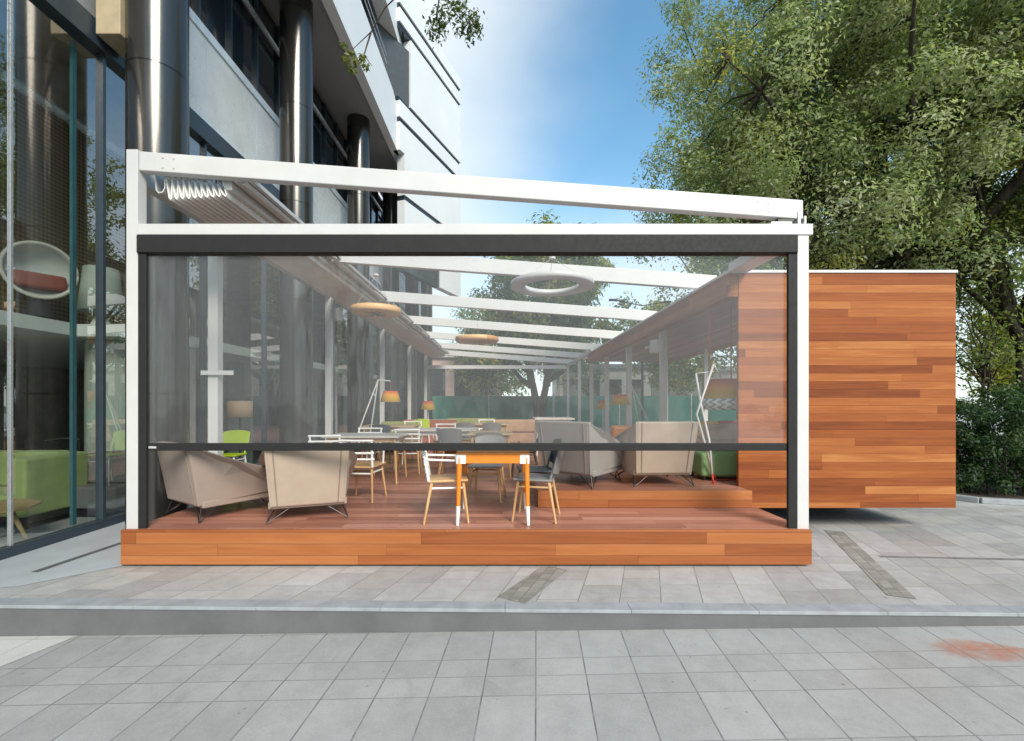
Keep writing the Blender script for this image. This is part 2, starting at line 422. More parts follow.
# ------------------------------------------------------------------ ground, kerb, paving
tag(MB().box(-300,300,-120,420,-1.2,-1.0).build('ground', M['ground']), kind='structure')
def kerb_y(x): return 3.588 - .0172*x          # front edge of the upper pavement
pv = MB().hexa([(-60,kerb_y(-60)+.13,-.9),(60,kerb_y(60)+.13,-.9),(60,200,-.9),(-60,200,-.9)],
               [(-60,kerb_y(-60)+.13,0),(60,kerb_y(60)+.13,0),(60,200,0),(-60,200,0)])
tag(pv.build('pavement', M['upper']), kind='structure')
# kerb stones: riser and lighter top edge
kr = thing('kerb', 'pale grey granite kerb edging the upper paving above a darker riser', 'kerb')
mb = MB()
x = -20.
rng = random.Random(4)
while x < 20:
    L = 1.0
    a, b = x+.001, x+L-.001
    dz = rng.uniform(-.0005,.0005)
    mb.hexa([(a,kerb_y(a)-.012,-.024),(b,kerb_y(b)-.012,-.024),(b,kerb_y(b)+.13,-.024),(a,kerb_y(a)+.13,-.024)],
            [(a,kerb_y(a)-.012,.004+dz),(b,kerb_y(b)-.012,.004+dz),(b,kerb_y(b)+.128,.004+dz),(a,kerb_y(a)+.128,.004+dz)])
    x += L
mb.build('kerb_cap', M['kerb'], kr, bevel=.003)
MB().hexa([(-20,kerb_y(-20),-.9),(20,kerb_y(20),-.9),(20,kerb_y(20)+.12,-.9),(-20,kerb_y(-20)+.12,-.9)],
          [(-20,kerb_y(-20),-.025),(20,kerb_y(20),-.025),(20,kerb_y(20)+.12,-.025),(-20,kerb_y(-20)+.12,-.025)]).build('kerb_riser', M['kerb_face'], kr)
def low_z(x): return -.178 + .0196*x
def lowquad(pts, dz=0): return [(x,y,low_z(x)+dz) for x,y in pts]
q = [(-16,-14),(16,-14),(16,kerb_y(16)+.05),(-16,kerb_y(-16)+.05)]
tag(MB().hexa([(x,y,low_z(x)-.5) for x,y in q], lowquad(q)).build('lower_paving', M['lower']), kind='structure')
q = [(-7.,kerb_y(-7)-.003),(-7.,2.0),(-3.63,3.18),(-3.46,kerb_y(-3.46)-.003)]
tag(MB().add(lowquad(q,.004),[(0,1,2,3)]).build('pale_paving_strip', M['pale_pave']), kind='structure')
q = [(3.05,3.05),(3.6,3.0),(3.75,3.18),(3.3,3.38),(3.02,3.25)]
tag(MB().add(lowquad(q,.004),[tuple(range(5))]).build('spray_paint_mark', M['spray']), kind='structure')
# upper paving details
q = [(-5.28,2.5+1.3),(-4.35,4.02),(-3.62,4.75),(-3.62,30),(-5.28,30)]
tag(MB().add([(x,y,.004) for x,y in q],[tuple(range(5))]).build('entrance_paving', M['smooth_con']), kind='structure')
def strip(x0,y0,x1,y1,w,z=.006):
    d = Vector((x1-x0,y1-y0)).normalized(); n = Vector((-d.y,d.x))*w/2
    return MB().add([(x0-n.x,y0-n.y,z),(x0+n.x,y0+n.y,z),(x1+n.x,y1+n.y,z),(x1-n.x,y1-n.y,z)],[(0,1,2,3)])
tag(strip(-4.55,4.35,-4.42,5.9,.07,.008).build('drain_channel', M['drain']), kind='structure')
tag(strip(3.35,3.80,4.2,5.75,.20,.004).build('cobble_strip', M['cobble']), kind='structure')
tag(strip(.05,3.74,.5,4.48,.26,.004).build('short_cobble_strip', M['cobble']), kind='structure')
tag(strip(4.0,4.80,9.5,4.45,.05,.0045).build('paving_joint', M['joint']), kind='structure')

# ------------------------------------------------------------------ timber deck
dk = thing('timber_deck', 'reddish cedar deck with a three board front fascia on the paving', 'deck')
MB().box(-3.845,3.07,4.5,4.53,.022,DECK-.0).build('front_fascia', M['wood_front'], dk, bevel=.004)
MB().box(-3.82,3.06,4.535,26,.03,DECK-.002).build('deck_boards', M['wood_deck'], dk)
MB().box(-3.75,3.0,4.56,25.9,.0,.03).build('base_frame', M['blackwire'], dk)
pf = thing('raised_platform', 'raised cedar step platform along the right side of the deck', 'platform')
MB().box(.40,3.0,5.46,5.50,DECK+.0,PLAT).build('step_fascia', M['wood_front'], pf, bevel=.003)
MB().prism([(.40,5.505),(2.98,5.505),(2.98,5.805),(5.555,5.805),(5.555,15.4),(.40,15.4)],'z',DECK+.003,PLAT-.001).build('platform_boards', M['wood_deck'], pf)

# ------------------------------------------------------------------ timber pavilion on the right
pav = thing('timber_pavilion', 'cedar clad pavilion box with white coping and open canopy beside the pergola', 'pavilion')
MB().box(2.985,5.76,5.75,5.80,.297,3.296).build('front_wall', M['wood_clad'], pav)
MB().box(5.56,5.758,5.803,15.4,.297,.57).build('side_base', M['wood_clad'], pav)
MB().box(2.845,5.775,5.735,15.6,3.298,3.335).build('coping', M['white'], pav, bevel=.004)
# canopy fascia in two steps, and soffit
MB().box(2.85,2.983,5.76,15.5,3.0,3.296).build('canopy_fascia', M['wood_clad'], pav)
MB().box(2.99,5.2,5.803,15.45,3.03,3.29).build('canopy_soffit', M['wood_soffit'], pav)
MB().box(5.2,5.70,5.803,15.45,3.03,3.29).build('canopy_edge', M['wood_clad'], pav)
MB().box(3.12,5.3,7.0,15.2,.0,.30).build('shade_plinth', M['charcoal'], pav)  # dark solid added to deepen the shade under the box, also a support
MB().box(3.01,5.55,5.81,15.3,.30,.36).build('shade_plate', M['charcoal'], pav)  # dark plate added to block light below the pavilion floor
for xx, yy in ((5.05,8.6),(5.05,11.4),(5.05,14.2)):
    MB().box(xx,xx+.09,yy,yy+.09,PLAT,3.029).build('canopy_post', M['white'], pav)

# ------------------------------------------------------------------ pergola
PY = 4.555
pg = thing('pergola', 'white aluminium pergola frame with sloping rafters over the timber deck', 'pergola')
sc = F/PY
def px(x, Y=PY): return (x-505)/F*Y
def pz(y, Y=PY): return EYE+(402-y)/F*Y
LX0, LX1 = px(126), px(137.5)
RX0, RX1 = px(797.5), px(809)
def post(x0,x1,y0,y1,z0,z1):
    return MB().box(x0,x1,y0,y1,z0,z1).build('post', M['white'], pg, bevel=.006)
post(LX0,LX1,PY,PY+.12,DECK-.02,pz(149))
post(RX0,RX1,PY,PY+.12,DECK-.02,pz(235))
MB().box(LX1+.002,px(812.5),PY-.012,PY+.115,pz(235),pz(224)).build('front_crossbeam', M['white'], pg, bevel=.006)
# base plates of the front posts
# rafters: sloping boxes
def raft_z(x): return 4.10 + (x-LX1)*( (3.60-4.10)/(RX1-LX1) )
def rafter(y, h=.195, x0=LX1+.003, x1=RX1-.05):
    if y > 5: x1 = 3.42
    m = MB()
    a, b = raft_z(x0), raft_z(x1)
    m.hexa([(x0,y,a-h/2),(x1,y,b-h/2),(x1,y+.1,b-h/2),(x0,y+.1,a-h/2)],
           [(x0,y,a+h/2),(x1,y,b+h/2),(x1,y+.1,b+h/2),(x0,y+.1,a+h/2)])
    o = m.build('rafter', M['white'], pg, bevel=.01, seg=3)
    for sx in (0, 1):   # end cap and bolts
        pass
    return o
RY = [PY+.01, 7.25, 10.1, 13.0, 15.9, 18.8, 21.7]
for i, y in enumerate(RY): rafter(y, .195 if i == 0 else .235)
# bolts near the ends of the front rafter
for dx in (.25,.36):
    for x_ in (LX1+dx, RX1-.15-dx): 
        z_ = raft_z(x_)
        for dz in (-.05,.05): MB().tube([(x_,PY+.012,z_+dz),(x_,PY+.003,z_+dz)], .011, 8).build('bolt', M['alu'], pg)
# shoe between rafter end and crossbeam
sh = MB(); zt = pz(224)
sh.box(px(772),px(793),PY+.01,PY+.09,zt,zt+.03); sh.box(px(798),px(801),PY+.0,PY+.1,zt,zt+.13); sh.box(px(804.5),px(806.5),PY+.0,PY+.1,zt,zt+.085)
sh.build('rafter_shoe', M['alu'], pg, bevel=.004)
MB().box(px(779),px(796),PY+.02,PY+.08,zt+.03,zt+.065).build('hinge_block', M['blackwire'], pg, bevel=.004)
# side posts
for yy in (8.6,11.0,13.4,15.8,18.4,21.7):
    post(2.985 if yy>8 else 3, 3.105 if yy>8 else 3.1, yy, yy+.12, (PLAT if yy<15.5 else DECK)-.01, 3.27 if yy<15.4 else 3.45)
for yy in (5.9,9.75,14.0,18.0,21.7):
    post(-3.90,-3.77,yy,yy+.12,DECK-.01,3.92)
MB().box(-3.89,-3.78,PY+.125,21.9,3.925,4.10).build('wall_beam', M['white'], pg, bevel=.006)
MB().box(2.84,3.09,PY+.12,5.73,3.30,3.41).build('side_beam', M['white'], pg, bevel=.006)
MB().box(2.99,3.10,15.62,21.9,3.36,3.50).build('eaves_beam', M['white'], pg, bevel=.006)
MB().box(-3.76,2.98,21.72,21.82,3.25,3.42).build('end_crossbeam', M['white'], pg, bevel=.006)
# retracted fabric roof: a pack of hanging pleats running the whole length
def ribbon(pts, t):
    P = [Vector((a,b)) for a,b in pts]; L_, R_ = [], []
    for i,p_ in enumerate(P):
        d = (P[min(i+1,len(P)-1)]-P[max(i-1,0)]).normalized(); n_ = Vector((-d.y,d.x))*t/2
        L_.append(tuple(p_+n_)); R_.append(tuple(p_-n_))
    return L_, R_
def extrude_ribbon(mbx, pts, t, y0, y1):
    L_, R_ = ribbon(pts, t); n_ = len(pts)
    vs = [(a,y0,b) for a,b in L_]+[(a,y0,b) for a,b in R_]+[(a,y1,b) for a,b in L_]+[(a,y1,b) for a,b in R_]
    fs = []
    for i in range(n_-1):
        fs += [(i,i+1,n_+i+1,n_+i),(2*n_+i,3*n_+i,3*n_+i+1,2*n_+i+1),(i,2*n_+i,2*n_+i+1,i+1),(n_+i,n_+i+1,3*n_+i+1,3*n_+i)]
    fs += [(0,n_,3*n_,2*n_),(n_-1,3*n_-1,4*n_-1,2*n_-1)]
    mbx.add(vs, fs)
fab = MB(); pts = []
x0f, x1f = px(166,PY+.13), px(222,PY+.13)
NP = 10; wv = (x1f-x0f)/NP
for i in range(NP):
    a = x0f+i*wv; zt_ = pz(177,PY+.13)-.004*i; zb = pz(199.5,PY+.13)+.004*i
    sk = .02+.05*i/NP
    pts += [(a,zt_)]
    pts += [(a+.15*wv+sk*.4,(zt_+zb)/2),(a+.30*wv+sk*.8,zb+.02),(a+.48*wv+sk,zb),(a+.66*wv+sk,zb+.02),(a+.80*wv+sk*.6,(zt_+zb)/2)]
pts += [(x1f,pz(178,PY+.13))]
extrude_ribbon(fab, pts, .015, PY+.13, 21.5)
fb = fab.build('folded_fabric', M['offwhite'], pg); smooth_by_angle(fb, 60)
g = MB()
extrude_ribbon(g, [(px(156,PY+.13),pz(170,PY+.13)),(px(156.5,PY+.13),pz(190,PY+.13)),(px(159,PY+.13),pz(193,PY+.13)),(px(163,PY+.13),pz(192,PY+.13)),(px(165,PY+.13),pz(188,PY+.13)),(px(165.2,PY+.13),pz(171,PY+.13))], .012, PY+.125, 21.5)
g.build('fabric_gutter', M['alu'], pg)
tb = MB()
for i in range(NP): tb.box(x0f+i*wv, x0f+i*wv+.045, PY+.118, PY+.16, pz(179,PY+.13), pz(171,PY+.13))
tb.build('pleat_clips', M['white'], pg)
br = MB()
br.box(px(224,PY+.13),px(232,PY+.13),PY+.13,21.5,pz(190,PY+.13),pz(176,PY+.13)); br.box(px(233,PY+.13),px(238,PY+.13),PY+.13,21.5,pz(182,PY+.13),pz(174,PY+.13))
br.tube([(px(243,PY+.13),PY+.13,pz(182,PY+.13)),(px(243,PY+.13),21.5,pz(182,PY+.13))], .03, 10); br.box(px(247,PY+.13),px(252,PY+.13),PY+.13,21.5,pz(181,PY+.13),pz(176,PY+.13))
br.build('fabric_end_bar', M['alu'], pg, bevel=.008)

# roller screen in the front opening
rs = thing('roller_screen', 'half lowered clear roller screen with charcoal cassette and side rails', 'screen')
zb0, zb1 = pz(451), pz(443.5)
MB().box(px(137.8),px(797),PY-.02,PY+.11,pz(253),pz(235.3)).build('cassette', M['charcoal'], rs, bevel=.006)
MB().box(px(138),px(146),PY+.0,PY+.035,DECK,pz(253.2)).build('guide_rail', M['charcoal'], rs, bevel=.004)
MB().box(px(788.5),px(797),PY+.0,PY+.035,DECK,pz(253.2)).build('guide_rail', M['charcoal'], rs, bevel=.004)
MB().box(px(146.3),px(788.2),PY+.02,PY+.075,zb0,zb1).build('bottom_bar', M['charcoal'], rs, bevel=.006)
MB().box(px(147.5),px(155),PY+.012,PY+.022,pz(448.6),pz(446.4)).build('name_plate', M['tag'], rs)
MB().add([(px(146.3),PY+.045,zb1+.001),(px(788.2),PY+.045,zb1+.001),(px(788.2),PY+.045,pz(253.3)),(px(146.3),PY+.045,pz(253.3))],[(0,1,2,3)]).build('clear_film', M['film'], rs)

# ------------------------------------------------------------------ office building on the left
ob = thing('office_building', 'tall white and dark glass office block with black round columns on the left', 'building')
GX = -5.30
MB().box(GX-.06,GX+.06,1.2,32,0,.11).build('glass_base_rail', M['mullion'], ob, bevel=.004)
MB().box(GX-.1,GX+.1,1.2,32,6.2,6.52).build('glass_head_rail', M['mullion'], ob)
ys = [1.2, 2.9, 4.82, 5.90, 7.9, 9.9, 11.9, 13.9, 15.9, 17.9, 19.9, 21.9, 23.9, 26, 28, 30, 32]
for a, b in zip(ys[:-1], ys[1:]):
    MB().add([(GX,a+.02,.11),(GX,b-.02,.11),(GX,b-.02,6.2),(GX,a+.02,6.2)],[(0,1,2,3)]).build('glass_pane', M['glass'], ob)
for y in ys[1:-1]:
    m_ = M['silver'] if abs(y-4.82)<.01 else M['mullion']
    w_ = .012 if abs(y-4.82)<.01 else .022
    d_ = .02 if abs(y-4.82)<.01 else .05
    MB().box(GX-d_,GX+d_,y-w_,y+w_,.112,6.198).build('mullion', m_, ob)
MB().box(-5.40,-5.36,5.58,5.63,.12,6.15).build('reflection_bar', M['teal'], ob)  # solid teal bar painted in for a bluish reflection in the glass
MB().box(-5.17,-4.86,5.68,6.1,6.30,9.2).build('cross_beam', M['beige_con'], ob, bevel=.01)
MB().box(GX-.2,GX+.02,1.2,5.84,6.60,9.2).build('side_panel', M['concrete'], ob)
for y in (5.97,9.93,14.13,18.2,22.3,26.4):
    o = MB().cyl(-4.60,y,0,10.5,.338,.338,48).build('round_column', M['steel_col'], ob)
    smooth_by_angle(o, 50)
MB().box(GX-.10,GX-.05,6.4,32,6.62,8.10).build('spandrel_back', M['mullion'], ob)
for y in np.arange(6.4,31.8,1.6): MB().box(GX-.048,GX+.0,y+.004,y+1.594,6.622,8.098).build('spandrel_panel', M['spandrel'], ob)
MB().box(GX-.06,GX+.03,6.4,32,8.10,8.26).build('spandrel_trim', M['spandrel_edge'], ob)
MB().box(GX-.06,GX+.03,6.4,32,6.52,6.62).build('spandrel_trim', M['spandrel_edge'], ob)
MB().box(GX-.16,GX-.08,6.4,32,8.26,10.5).build('upper_window', M['dark_glass'], ob)
mu = MB()
for y in np.arange(6.9,32,.92): mu.box(GX-.08,GX-.02,y,y+.05,8.26,10.5)
mu.build('upper_mullions', M['mullion'], ob)
MB().tube([(GX+.05,6.4,9.75),(GX+.05,32,9.75)], .06, 12).build('window_rail', M['silver'], ob)
# soffit and upper facade
c0 = Vector((-3.75,15.3)); fd = Vector((.353,.935))
def fpt(s, off=0): 
    n_ = Vector((fd.y,-fd.x)); p_ = c0+fd*s+n_*off; return (p_.x,p_.y)
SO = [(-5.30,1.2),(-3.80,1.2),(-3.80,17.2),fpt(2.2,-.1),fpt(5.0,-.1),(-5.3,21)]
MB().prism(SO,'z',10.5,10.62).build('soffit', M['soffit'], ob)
# fascia band (white), outer face x=-3.75
MB().prism([(1.2,10.4),(17.3,10.4),(18.0,11.1),(15.1,12.1),(1.2,12.1)],'x',-4.0,-3.75).build('fascia', M['facade'], ob)
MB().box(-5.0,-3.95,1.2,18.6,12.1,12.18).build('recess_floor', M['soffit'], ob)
MB().box(-5.0,-4.65,1.2,17.6,12.18,14.3).build('recess_wall', M['dark_glass'], ob)
MB().prism([(-4.64,14.3),fpt(.98,-.06),fpt(1.3,-.32),(-4.5,18.7),(-5.0,18.7),(-5.0,14.3)],'z',12.19,14.29).build('recess_end', M['recess'], ob)
rl = MB()
for z in (12.55,12.8): rl.box(-3.82,-3.80,1.2,14.5,z,z+.02)
rl.build('balcony_rail', M['silver'], ob)
MB().prism([(1.2,14.3),(18.3,14.3),(17.1,16.0),(17.1,20.0),(1.2,20.0)],'x',-4.2,-3.75).build('upper_fascia', M['facade'], ob)
# angled facet with dark slot windows
def facet(z0,z1,s0,s1,off0,off1,name,mat):
    return MB().prism([fpt(s0,off0),fpt(s1,off0),fpt(s1,off1),fpt(s0,off1)],'z',z0,z1).build(name, mat, ob)
segs = [(10.4,11.38),(11.56,12.12),(12.28,14.70),(14.87,15.34),(15.52,16.0)]
for i,(a,b) in enumerate(segs):
    facet(a,b,1.0 if i==2 else .3,5.05,-.3,0,'facet_panel',M['facade_grey'])
for a,b in ((11.38,11.56),(12.12,12.28),(14.70,14.87),(15.34,15.52)):
    facet(a+.003,b-.003,.3,5.0,-.35,-.06,'slot_window',M['dark_glass'])
facet(7.3,8.78,.6,5.05,-.3,0,'facet_panel',M['facade_grey'])
facet(8.96,10.4,.6,5.05,-.3,0,'facet_panel',M['facade_grey'])
facet(8.783,8.957,.65,5.0,-.35,-.06,'slot_window',M['dark_glass'])
facet(6.3,7.3,.6,3.2,-.3,-.05,'slot_window',M['dark_glass'])
facet(6.3,7.3,3.2,5.05,-.3,0,'facet_panel',M['facade_grey'])
# roof mass above / behind so that it reads solid from the side
MB().prism([(-16,1.2),(-4.25,1.2),(-4.25,16.8),(-5.2,20.5),(-16,20.5)],'z',16.01,20.0).build('upper_block', M['facade'], ob)
MB().prism([(-16,1.2),(-5.02,1.2),(-5.02,18.5),(-16,18.5)],'z',10.63,16.0).build('middle_block', M['concrete'], ob)
# interior
MB().box(-13,GX-.07,1.2,32,-.02,.012).build('interior_floor', M['int_floor'], ob)
MB().box(-13.2,-13,1.2,32,0,10.4).build('back_wall', M['int_dark'], ob)
MB().box(-13,GX-.2,31.9,32,0,10.4).build('end_wall', M['int_dark'], ob)
MB().add([(-13,1.2,.02),(GX-.1,1.2,.02),(GX-.1,1.2,6.2),(-13,1.2,6.2)],[(0,1,2,3)]).build('glass_pane', M['glass'], ob)  # unseen end, glazed instead of walled to let daylight into the room
MB().box(-13,GX-.12,1.2,32,6.22,6.5).build('interior_ceiling', M['int_dark'], ob)
MB().prism([(-13,1.2),(-6.3,1.2),(-6.3,6.64),(-5.48,6.64),(-5.48,32),(-13,32)],'z',2.62,2.80).build('mezzanine_slab', M['int_white'], ob)
MB().box(-9.2,-9.0,1.2,6.6,.02,2.6).build('bar_wall', M['int_dark'], ob)
MB().box(-7.2,-7.12,3.0,9.2,2.81,6.2).build('woven_screen', M['woven'], ob)
MB().cyl(-6.3,7.35,.013,2.61,.42,.42,32).build('render_pillar', M['int_mint'], ob, smooth=False)
for y in (11.2,15.2,19.2,23.2):
    MB().box(-6.9,-6.5,y,y+.4,.013,2.61).build('interior_pillar', M['int_mint'], ob)
MB().tube([(-6.0,1.3,5.55),(-6.0,8.0,5.55)], .07, 10).build('ceiling_duct', M['silver'], ob)

# --- objects inside the glass
t = thing('green_sofa', 'lime green sofa inside the left window facing the glass', 'sofa', (-6.95,6.15,.012), 0)
MB().box(-.65,.62,-.42,.42,.16,.44).build('seat', M['green_sofa'], t, bevel=.05, seg=3)
MB().box(-.65,-.02,.2,.44,.44,.94).build('back_cushion', M['green_sofa'], t, bevel=.05, seg=3)
MB().box(0.0,.62,.2,.44,.44,.94).build('back_cushion', M['green_sofa'], t, bevel=.05, seg=3)
MB().box(.64,.86,-.44,.44,.16,.92).build('arm', M['green_sofa'], t, bevel=.04, seg=3)
MB().box(-.7,.85,-.4,.4,.08,.158).build('base', M['charcoal'], t)
for x_ in (-.6,.75):
    for y_ in (-.35,.35): MB().box(x_,x_+.04,y_,y_+.04,0,.08).build('foot', M['charcoal'], t)
t = thing('grey_sofa', 'dark grey sofa block behind the green sofa in the window', 'sofa', (-5.85,6.75,.012), 0)
MB().box(-.34,.34,-.4,.5,.12,.44).build('seat', M['grey_sofa'], t, bevel=.04, seg=3)
MB().box(-.34,.34,-.15,.5,.44,.88).build('backrest', M['grey_sofa'], t, bevel=.04, seg=3)
MB().box(-.3,.3,-.35,.45,0,.12).build('base', M['charcoal'], t)
t = thing('coffee_table', 'round pale oak coffee table with splayed legs before the green sofa', 'table', (-5.85,5.05,.012))
MB().lathe([(0,.42),(.42,.42),(.45,.435),(.45,.455),(0,.46)],40).build('tabletop', M['oak'], t)
for a in (20,140,260):
    c_, s_ = math.cos(R(a)), math.sin(R(a))
    MB().tube([(c_*.22,s_*.22,.42),(c_*.40,s_*.40,0)], [.03,.017], 10).build('leg', M['oak'], t, smooth=True)
t = thing('ball_chair', 'white ball lounge chair with red cushion on the mezzanine behind glass', 'chair', (-6.66,6.45,3.15), R(55)); t.scale = (.88,.88,.88)
# shell: dome with a thick rim, opening towards the window
def ball_shell():
    m = MB(); n1, n2 = 28, 12; vs, fs = [], []
    for sgn, r in ((0,.44),(1,.41)):
        for i in range(n2+1):
            th = math.pi*.5 + (math.pi*.5-.001)*i/n2*1.0
            for j in range(n1):
                ph = 2*math.pi*j/n1
                vs.append((r*math.sin(th)*math.cos(ph), -r*math.cos(th)*.8, .44+r*math.sin(th)*math.sin(ph)))
    N = (n2+1)*n1
    for o_ in (0,N):
        for i in range(n2):
            for j in range(n1):
                j2=(j+1)%n1; fs.append((o_+i*n1+j,o_+i*n1+j2,o_+(i+1)*n1+j2,o_+(i+1)*n1+j))
    for j in range(n1):
        j2=(j+1)%n1; fs.append((j,N+j,N+j2,j2))
    return m.add(vs,fs)
ball_shell().build('shell', M['int_white'], t, smooth=True)
rm = MB(); rm.tube([(.44*math.cos(2*math.pi*j/36),0,.44+.44*math.sin(2*math.pi*j/36)) for j in range(37)], .03, 8); rm.build('rim', M['table_top'], t, smooth=True)
M['brick_red'] = plain('brick_red_fabric', (.26,.075,.055), .85)
MB().box(-.32,.32,-.02,.28,.16,.40).build('cushion', M['brick_red'], t, bevel=.05, seg=3)
MB().cyl(0,.1,-.31,.02,.22,.05,24).build('stand', M['charcoal'], t)
t = thing('mezzanine_lamp', 'large pale mint lampshade standing on the mezzanine ledge', 'lamp', (-6.28,7.0,2.80))
MB().lathe([(.27,.25),(.285,.25),(.215,.92),(.20,.92)],36).build('lamp_shade', M['int_mint'], t, smooth=True)
MB().cyl(0,0,0,.25,.16,.03,20).build('lamp_base', M['int_white'], t)
t = thing('bar_shelf', 'dark shelf unit with bottles at the back of the glazed room', 'shelf', (-8.6,5.4,.012))
sh_ = MB()
for z in (.9,1.35,1.8): sh_.box(-.35,.1,-1.4,1.6,z,z+.03)
sh_.build('shelf_board', M['chair_dark'], t)
fr_ = MB()
for y_ in (-1.42,.1,1.6): fr_.box(-.35,.1,y_,y_+.04,0,2.3)
fr_.build('shelf_frame', M['chair_dark'], t)
MB().box(-.36,.12,-1.38,1.58,0,.86).build('cabinet', M['int_dark'], t)
for i, (y_, z_) in enumerate([(-1.1,.93),(-.6,.93),(-.3,1.38),(.4,.93),(.7,1.38),(1.0,1.83),(1.2,.93),(-.9,1.83)]):
    b_ = MB(); b_.lathe([(0,0),(.05,0),(.05,.17),(.018,.22),(.018,.28),(0,.28)] if i%2 else [(0,0),(.13,0),(.14,.1),(.1,.2),(0,.2)],16)
    o = b_.build('bottle' if i%2 else 'jar', M['int_mint'] if i%2 else M['int_white'], None, smooth=True, loc=(-8.6-.08,5.4+y_,z_+.012))
    zn = {.93:'lowest shelf',1.38:'middle shelf',1.83:'top shelf'}[z_]
    tag(o, ('pale green bottle' if i%2 else 'round white jar')+' on the '+zn+' of the dark bar shelf, '+['left end','left part','left of centre','middle','right of centre','right part','right end','far left'][i], 'bottle' if i%2 else 'jar', 'bottles and jars on the bar shelf')
t = thing('black_bistro_chair', 'small black bentwood chair seen behind the green sofa', 'chair', (-7.2,7.3,.012), R(40))
cb = MB()
for x_ in (-.19,.19):
    cb.tube([(x_,-.19,0),(x_,-.19,.45)],.016,8); cb.tube([(x_,.19,0),(x_,.2,.45),(x_*1.1,.24,1.0)],.016,8)
cb.build('frame', M['blackwire'], t)
MB().lathe([(0,.44),(.22,.44),(.22,.47),(0,.47)],24).build('seat', M['blackwire'], t)
cb = MB(); cb.tube([(-.21,.24,1.0),(0,.29,1.03),(.21,.24,1.0)],.022,8); cb.tube([(-.2,.22,.8),(0,.26,.82),(.2,.22,.8)],.018,8); cb.build('backrest', M['blackwire'], t)

# ------------------------------------------------------------------ furniture on the deck
def armchair(name, label, mat, loc, rz):
    """lounge chair seen from behind: faceted shell, seat, thin wire legs; front is +y"""
    t = thing(name, label, 'armchair', loc, rz, 'upholstered lounge chairs'); t.scale = (1.09,1.09,1.06) if loc[2] < .5 else (1.06,1.06,1.06)
    B0, B1 = .155, .785
    back = MB(); back.hexa([(-.33,-.36,B0),(.33,-.36,B0),(.33,-.28,B0),(-.33,-.28,B0)],[(-.37,-.47,B1),(.37,-.47,B1),(.37,-.38,B1),(-.37,-.38,B1)])
    back.build('backrest', mat, t, bevel=.02, seg=3)
    for s in (-1,1):
        m = MB()
        # side shell: high at the back, falling to the front, bulging outwards at mid height
        A = [(s*.335,-.365,B0),(s*.375,-.475,B1)]
        def q(x,y,z,d): return (x+s*d,y,z)
        outer = [(s*.34,-.37,B0),(s*.38,-.47,B1),(s*.47,-.05,B0+.44),(s*.46,.42,B0+.28),(s*.40,.44,B0+.06)]
        inner = [(x-s*.055,y+(.03 if i<2 else 0),z) for i,(x,y,z) in enumerate(outer)]
        n_ = len(outer)
        m.add(outer+inner, [tuple(range(n_)), tuple(reversed(range(n_,2*n_)))]+[(i,(i+1)%n_,n_+(i+1)%n_,n_+i) for i in range(n_)])
        m.build('side_shell', mat, t, bevel=.014, seg=3)
    MB().box(-.36,.36,-.33,.43,B0-.02,B0+.05).build('base', mat, t, bevel=.012)
    MB().box(-.33,.33,-.30,.46,B0+.052,B0+.24).build('seat', mat, t, bevel=.05, seg=4)
    for x_ in (-.275,.275): MB().tube([(x_,-.363,B0+.01),(x_*1.12,-.473,B1-.01)], .006, 6).build('piping', M['piping'], t)
    for sx, sy in ((-1,-1),(1,-1),(-1,1),(1,1)):
        l = MB(); fx, fy = sx*.33, sy*.33
        for ax, ay in ((sx*.16,sy*.30),(sx*.30,sy*.14),(sx*.33,sy*.33)):
            l.tube([(ax,ay,B0-.015),(fx*1.12,fy*1.12,.004)], .0055, 6)
        l.build('leg', M['blackwire'], t)
    return t
armchair('lounge_chair','taupe lounge chair turned sideways at the left front corner of the deck',M['taupe_chair'],(px(221,5.3),5.30,DECK),R(-33))
armchair('lounge_chair','beige lounge chair with its flat back to the front, left of the orange table',M['beige_chair'],(px(310,5.22),5.22,DECK),R(21))
armchair('lounge_chair','grey brown lounge chair on the raised platform, turned to the right',M['grey_chair'],(px(581,6.1),6.1,PLAT),R(-40))
armchair('lounge_chair','pale beige lounge chair on the raised platform beside the green pouf',M['beige_chair'],(px(652,6.1),6.1,PLAT),R(4))

# orange table
t = thing('orange_table', 'orange framed square table with white corners and white feet at the deck edge', 'table', ((px(460,4.7)+px(526,4.7))/2, 5.03, DECK))
W = .36
MB().box(-W-.02,W+.02,-W-.02,W+.02,.735,.765).build('tabletop', M['orange_wood'], t, bevel=.004)
ap = MB()
for s in (-1,1):
    ap.box(-W+.08,W-.08,s*W-.014,s*W+.014,.645,.733); ap.box(s*W-.014,s*W+.014,-W+.08,W-.08,.645,.733)
ap.build('apron', M['orange'], t, bevel=.003)
for sx in (-1,1):
    for sy in (-1,1):
        cx_, cy_ = sx*W, sy*W
        l = MB(); l.tube([(cx_*.97,cy_*.97,.70),(cx_*1.0,cy_*1.0,.20)], [.030,.022], 12)
        lo = l.build('leg', M['orange'], t, smooth=False); smooth_by_angle(lo)
        f_ = MB(); f_.tube([(cx_*1.0,cy_*1.0,.20),(cx_*1.02,cy_*1.02,.002)], [.0225,.016], 12)
        smooth_by_angle(f_.build('white_foot', M['chair_white'], lo))
        c_ = MB(); c_.box(cx_-sx*.08,cx_+sx*.018,cy_-sy*.08,cy_+sy*.018,.64,.734)
        c_.build('corner_block', M['chair_white'], lo, bevel=.004)

